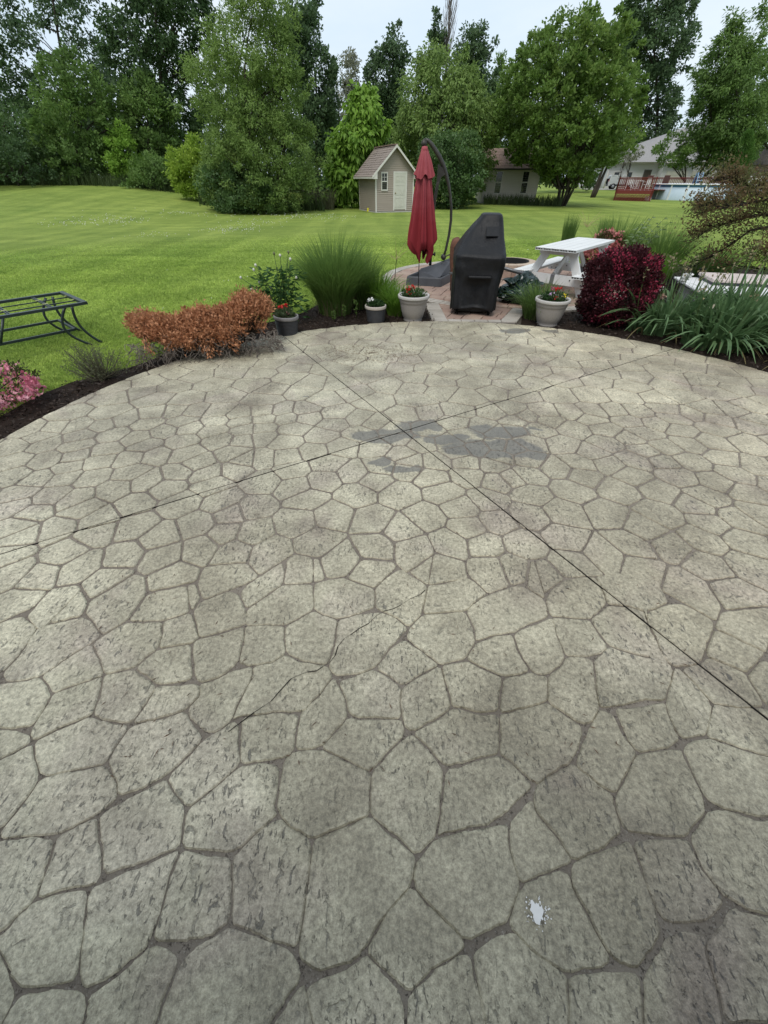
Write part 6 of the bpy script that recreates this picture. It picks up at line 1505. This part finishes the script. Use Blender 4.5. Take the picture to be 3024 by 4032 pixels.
grass_clump('daylily', 'drooping green daylily around the grey pot by purple shrub', (2.50, 6.85, -.03), 620, .22, .60, .85, .015, GM3, 75, droop=1.1)
for (u, v, n, h, lab) in ((1222, 532, 420, .85, 'upright reed grass tuft behind picnic table, wider one'), (1298, 528, 320, .75, 'upright reed grass tuft behind picnic table, thinner one')):
    g = Gd(u, v); grass_clump('reed_grass', lab, (g.x, g.y, -.04), n, .18, h, .16, .014, GM3, 76+u, hvar=.4)
for (X, Y, n, r, h, sp, lm, lab) in ((5.35, 8.9, 620, .2, .78, .8, GM2, 'lime green arching daylily behind the purple shrub'), (6.15, 10.1, 900, .3, 1.1, .6, GM1, 'arching ornamental grass below the bronze leaved tree'), (5.45, 10.9, 800, .3, 1.15, .5, GM1, 'ornamental grass behind the tall pale stems'), (6.9, 9.4, 700, .3, .8, .7, GM3, 'dark green grass mound beside the pipe')):
    grass_clump('garden_grass', lab, (X, Y, -.03), n, r, h, sp, .013, lm, int(X*100), droop=.8)
# tall pale leaved stems
def tall_stems():
    rng = np.random.default_rng(81); b = Vector((4.75, 9.6, -.03)); o = empty('tall_perennial', b, 0, 'tall pale green stems with paired leaves behind purple shrub', 'plant'); st = MB(); P, D = [], []
    for u, v in ((1385, 482), (1402, 470), (1412, 465), (1395, 500), (1440, 468), (1452, 476), (1428, 492), (1375, 505), (1420, 510)):
        e = Ad(u, v, 9.6)-b; s = Vector((rng.normal()*.1, rng.normal()*.1, 0)); st.tube([s, s.lerp(e, .5)+Vector((.03, 0, .03)), e], [.008, .006, .003], 5, False)
        for i in range(22): t = .2+.8*i/22; p = s.lerp(e, t); a = i*2.4; P.append(tuple(p)); D.append((math.cos(a), math.sin(a), .25))
    st.build('stems', MATS['stem_green'], o); V, F = leaves(np.array(P), np.array(D), rng.uniform(.08, .15, len(P)), rng.uniform(.03, .05, len(P)), rng, .2, .2); link('foliage', np_mesh('foliage', V, F), leaf_mat('leaf_pale', (.13, .20, .08), (.24, .32, .15)), o)
tall_stems()
# irises
def iris(name, label, loc, n, r0, seed, h=.75, spread=.7, tilt=(0, 0), fl=0):
    rng = np.random.default_rng(seed); o = empty(name, loc, 0, label, 'iris'); a = rng.uniform(0, 6.28, n); q = np.sqrt(rng.uniform(0, 1, n)); P = np.stack([np.cos(a)*q*r0*1.5, np.sin(a)*q*r0, np.zeros(n)], 1); s = spread*rng.uniform(.1, 1.25, n)
    lean = np.stack([np.cos(a)*s+tilt[0], np.sin(a)*s+tilt[1]], 1); V, F = blades(P, h*rng.uniform(.55, 1.15, n), lean, rng.uniform(.040, .062, n), rng, 7, 1.15)
    link('leaf_blades', np_mesh('leaf_blades', V, F, True), leaf_mat('iris_leaf', (.062, .130, .050), (.180, .275, .115), (.110, .190, .075), nscale=3, spec=.35), o)
    k = max(10, n//12); i = rng.integers(0, n, k); V, F = blades(P[i], h*.7*rng.uniform(.5, 1, k), lean[i]*1.4, .03, rng, 5, 1.4); link('yellowed_blades', np_mesh('yellowed_blades', V, F), leaf_mat('iris_dry', (.22, .18, .08), (.30, .24, .12)), o)
    sb = MB(); hp, hd = [], []
    for j in range(fl):
        x, y = rng.uniform(-1.3, 1.3)*r0*1.2, rng.uniform(-.6, 1)*r0; z = h*rng.uniform(.95, 1.3); sb.tube([(x*.8, y*.8, 0), (x, y, z*.6), (x*1.08, y*1.08, z)], [.006, .005, .004], 5, False)
        for _ in range(9): hp.append((x*1.08+rng.normal()*.02, y*1.08+rng.normal()*.02, z-rng.uniform(0, .12))); hd.append(rng.normal(size=3)+[0, 0, .6])
    if fl:
        sb.build('flower_stalks', MATS['stem_green'], o); V, F = leaves(np.array(hp), np.array(hd), .04, .026, rng); tag(link('spent_heads', np_mesh('spent_heads', V, F), leaf_mat('spent', (.26, .21, .11), (.38, .33, .20)), o), kind='stuff')
    return o
iris('iris_clump', 'wide iris clump with sword leaves spilling on patio edge', (4.25, 6.2, -.03), 270, .42, 91, .74, .85, (-.08, -.12), 16)
iris('iris_clump', 'iris clump leaning outward beside the garden box', (5.15, 5.85, -.03), 340, .45, 92, .85, .7, (.12, -.05), 14)
iris('iris_clump', 'lower iris clump with bent leaves at patio rim', (4.6, 5.45, -.03), 240, .34, 93, .60, .95, (-.05, -.2), 3)
iris('iris_clump', 'iris clump at outermost bend of the right hand bed', (5.55, 4.85, -.03), 240, .4, 94, .64, .9, (-.1, -.1), 5)
def iris_flower(u, v, Y, label, col, r=.055):
    p = Ad(u, v, Y); rng = np.random.default_rng(int(u)); o = empty('iris_flower', p, 0, label, 'flower', 'iris flowers above the sword leaves'); n = 44; D = rng.normal(size=(n, 3)); V, F = leaves(rng.normal(size=(n, 3))*.012, D, r*rng.uniform(.7, 1.3, n), r*.8, rng, .2, .2); link('petals', np_mesh('petals', V, F), col, o)
    m = MB(); m.tube([(0, 0, 0), (.02, .02, -p.z*.5), (.03, .0, -p.z-.02)], .005, 5); m.build('stalk', MATS['stem_green'], o)
iris_flower(1477, 600, 6.5, 'white iris bloom above sword leaves, standing free of the bronze shrubbery', WHF, .06); iris_flower(1486, 598, 6.5, 'white iris bloom doubled up with its neighbour', WHF, .05); iris_flower(1425, 622, 6.45, 'small white iris bloom close beside the purple shrub', WHF, .045); iris_flower(1432, 640, 6.4, 'fading peach and white iris bloom beside purple shrub', leaf_mat('petal_peach', (.62, .36, .25), (.75, .62, .55), trans=.2), .04); iris_flower(1537, 664, 5.9, 'cream iris bloom low among the sword leaves', leaf_mat('petal_cream', (.72, .66, .5), (.78, .75, .66), trans=.2), .05)
# ---- bronze leaved tree arching in from the side
def bronze_tree():
    rg = random.Random(12); rng = np.random.default_rng(12); base = Vector((8.6, 8.3, -.03)); o = empty('bronze_tree', base, 0, 'small bronze leaved tree with dark branches arching over the bed', 'tree'); mb = MB(); P, D = [], []
    Yc = 8.4
    def br(pts, r0, twigs, leafy):
        w = [Vector(p)-base for p in pts]; n = len(w); mb.tube(w, [r0*(1-.8*i/(n-1)) for i in range(n)], 6)
        for _ in range(twigs):
            i = rg.randint(max(0, n//3-1), n-2); s = w[i].lerp(w[i+1], rg.random()); d = (w[i+1]-w[i]).normalized(); L = rg.uniform(.15, .42); e = s+(d*.7+Vector((rg.uniform(-.6, .3), rg.uniform(-.7, .7), rg.uniform(-.15, .9)))).normalized()*L
            mid = s.lerp(e, .5)+Vector((0, 0, -.04)); mb.tube([s, mid, e], [r0*.28, r0*.18, .003], 4, False)
            for _ in range(int(leafy*.85)):
                t = rng.uniform(.25, 1.1); q = s.lerp(e, t)+Vector(rng.normal(size=3))*.07; P.append(tuple(q)); D.append(tuple(rng.normal(size=3)+np.array([-.3, 0, .1])))
    V_ = lambda u, v, Y=Yc: Ad(u, v, Y)
    br([base, base+Vector((-.1, 0, .5)), base+Vector((-.45, 0, .95)), base+Vector((-.8, 0, 1.1))], .07, 0, 0); j = base+Vector((-.8, 0, 1.1))
    br([j, V_(1700, 470), V_(1650, 462), V_(1610, 470), V_(1575, 480), V_(1540, 492), V_(1510, 505)], .035, 60, 30)
    br([j, V_(1705, 500), V_(1660, 490), V_(1620, 498), V_(1590, 520), V_(1560, 540), V_(1530, 556), V_(1500, 575)], .03, 46, 22)
    br([j, V_(1720, 430), V_(1680, 410), V_(1640, 405), V_(1600, 395), V_(1560, 385)], .035, 64, 34)
    br([j, V_(1740, 400, 8.7), V_(1690, 385, 8.9), V_(1640, 400, 9.0), V_(1590, 430, 9.0), V_(1545, 452, 9.0), V_(1510, 462, 9.0)], .03, 64, 34)
    br([j, V_(1700, 440, 8.0), V_(1660, 430, 7.9), V_(1610, 440, 7.9), V_(1560, 450, 7.9), V_(1525, 440, 7.9)], .03, 54, 32)
    br([j+Vector((.3, 0, -.5)), V_(1720, 560, 8.0), V_(1680, 548, 8.0), V_(1650, 545, 8.0), V_(1625, 552, 8.0)], .025, 50, 34)
    br([j+Vector((.3, 0, -.6)), V_(1700, 590, 8.1), V_(1640, 580, 8.2), V_(1600, 575, 8.2), V_(1570, 572, 8.2)], .02, 30, 22)
    mb.build('branches', BARKD, o); P, D = np.array(P), np.array(D); m = len(P); V, F = leaves(P, D, rng.uniform(.035, .065, m), rng.uniform(.016, .03, m), rng, .2); link('foliage', np_mesh('foliage', V, F), leaf_mat('leaf_bronze', (.090, .095, .034), (.165, .195, .065), (.17, .105, .052), nscale=2.2, trans=.45), o)
bronze_tree()
# ---- dead juniper
def juniper():
    rng = np.random.default_rng(55); rg = random.Random(55); Yc = 5.28; org = Vector((-2.28, 5.22, -.03)); o = empty('dead_juniper', org, R(17), 'spreading dead juniper with rust brown needles over bare twigs', 'shrub')
    tw = MB(); P, D, L = [], [], []
    def top(x, y): return .44+.15*math.exp(-((x-.42)/.42)**2)+.05*math.sin(x*9+2)-.04*math.sin(x*5+1)-.22*(abs(y)/.5)**2-.10*max(0, (-x-.7)/.25)
    for i in range(620):
        x = rg.uniform(-.86, .86); y = rg.uniform(-.50, .45); 
        if (x/.88)**2+(y/.5)**2 > 1: continue
        z = top(x, y)*rg.uniform(.84, 1.03) if rg.random() < .86 else rg.uniform(.24, .38)
        e = Vector((x, y, max(z, .2))); s = Vector((x*.25+.08, y*.2, .03)); mid = s.lerp(e, .55)+Vector((x*.1, y*.12, -.02)); tw.tube([s, mid, e], [.008, .006, .0025], 4, False)
        dd = (e-mid).normalized()
        for j in range(60):
            t = rng.uniform(.55, 1.12); q = mid.lerp(e, t)+Vector(rng.normal(size=3))*.022*(1.6-t*.5); P.append(tuple(q)); D.append(tuple(np.array(dd)+rng.normal(size=3)*.9+[0, -.1, .1])); L.append(rng.uniform(.02, .05))
    for i in range(9):                                   # hanging sprays over the front edge
        x = rg.uniform(-.75, .5); s = Vector((x, -.32, .34)); e = s+Vector((rg.uniform(.0, .22), -rg.uniform(.1, .2), -rg.uniform(.08, .26))); tw.tube([s, s.lerp(e, .5)+Vector((0, -.03, .02)), e], [.006, .004, .002], 4, False)
        for j in range(90): t = rng.random(); q = s.lerp(e, t)+Vector(rng.normal(size=3))*.022; P.append(tuple(q)); D.append(tuple(np.array((e-s).normalized())+rng.normal(size=3)*.4)); L.append(rng.uniform(.025, .05))
    P, D, L = np.array(P), np.array(D), np.array(L); V, F = leaves(P, D, L, L*.42, rng, .2); link('needles', np_mesh('needles', V, F), leaf_mat('needle_rust', (.30, .115, .050), (.60, .29, .145), (.42, .20, .10), trans=.15, nscale=5), o); tw.build('branches', mat('twig_brown', (.05, .036, .026), (.10, .08, .06), 20, .9, .1), o)
    bt = MB()
    for i in range(480):
        x = rg.uniform(-.85, .9); s = Vector((x, -.27+rg.uniform(-.1, .1), rg.uniform(.05, .28))); p = s; pts = [p]
        for k in range(4): p = p+Vector((rg.uniform(-.05, .06), -rg.uniform(.02, .07), rg.uniform(-.05, .03))); p.z = max(p.z, .015); pts.append(p)
        bt.tube(pts, [.0045, .004, .0035, .0025, .0015], 4, False)
    bt.build('bare_twigs', mat('twig_grey', (.15, .125, .105), (.25, .215, .18), 20, .9, .1), o)
juniper()
def wispy():
    rng = np.random.default_rng(57); rg = random.Random(57); c = Gd(215, 818); o = empty('wispy_shrub', (c.x-.02, c.y+.06, -.03), 0, 'sparse grey green wispy shrub between dead juniper and pink shrub', 'shrub'); tw = MB(); P, D = [], []
    for i in range(120):
        a = rg.uniform(0, 6.28); r = rg.uniform(.05, .38); e = Vector((math.cos(a)*r, math.sin(a)*r*.8, rg.uniform(.12, .40)*(1.1-r))); s = Vector((rg.gauss(0, .03), rg.gauss(0, .03), 0)); m_ = s.lerp(e, .5)+Vector((0, 0, -.03)); tw.tube([s, m_, e], [.004, .003, .0012], 4, False)
        for j in range(20): t = rng.uniform(.4, 1.05); P.append(tuple(m_.lerp(e, t)+Vector(rng.normal(size=3))*.02)); D.append(tuple(rng.normal(size=3)+[0, 0, .8]))
    tw.build('stems', mat('twig_olive', (.10, .09, .06), (.15, .14, .09), 20, .9, .1), o); V, F = leaves(np.array(P), np.array(D), .022, .007, rng); link('foliage', np_mesh('foliage', V, F), leaf_mat('leaf_wispy', (.10, .115, .06), (.20, .21, .12)), o)
wispy()
def seedling(u, v, Y, h, label):
    rng = np.random.default_rng(int(u)); p = Ad(u, v, Y); o = empty('young_perennial', (p.x, Y, -.03), 0, label, 'plant', 'small green shoots in the mulch'); m = MB(); m.tube([(0, 0, 0), (.01, 0, h)], .005, 5); m.build('stem', MATS['stem_green'], o); n = 40; t = rng.uniform(.25, 1, n); a = rng.uniform(0, 6.28, n); V, F = leaves(np.stack([np.zeros(n), np.zeros(n), t*h], 1), np.stack([np.cos(a), np.sin(a), np.full(n, .3)], 1), .045, .018, rng); link('foliage', np_mesh('foliage', V, F), GM1, o)
for u, v, Y, h, lab in ((745, 690, 6.7, .22, 'single green shoot in mulch left of tan rimmed pot, taller one'), (770, 690, 6.75, .28, 'tallest green shoot in mulch beside the tan rimmed pot'), (722, 695, 6.6, .16, 'shortest green shoot in mulch before tall grass')): seedling(u, v, Y, h, lab)
def dry_sprig(u, v, Y, h, seed, label):
    rg = random.Random(seed); p = Ad(u, v, Y); o = empty('dry_sprig', (p.x, Y, p.z), 0, label, 'sprig', 'dry twigs by the brick patio'); m = MB()
    for _ in range(9): a = rg.uniform(0, 6.28); e = Vector((math.cos(a)*h*rg.uniform(.3, .9), math.sin(a)*h*.4, h*rg.uniform(.1, 1))); m.tube([(0, 0, 0), e*.5+Vector((0, 0, .02)), e], [.005, .004, .002], 4, False)
    m.build('twigs', mat('straw', (.38, .30, .15), (.48, .40, .22), 10, .8, .2), o)
dry_sprig(856, 561, 9.2, .35, 1, 'dry straw coloured sprig on top of the black stake'); dry_sprig(1268, 490, 11.5, .4, 2, 'dry straw coloured sprig beside the reed grass')
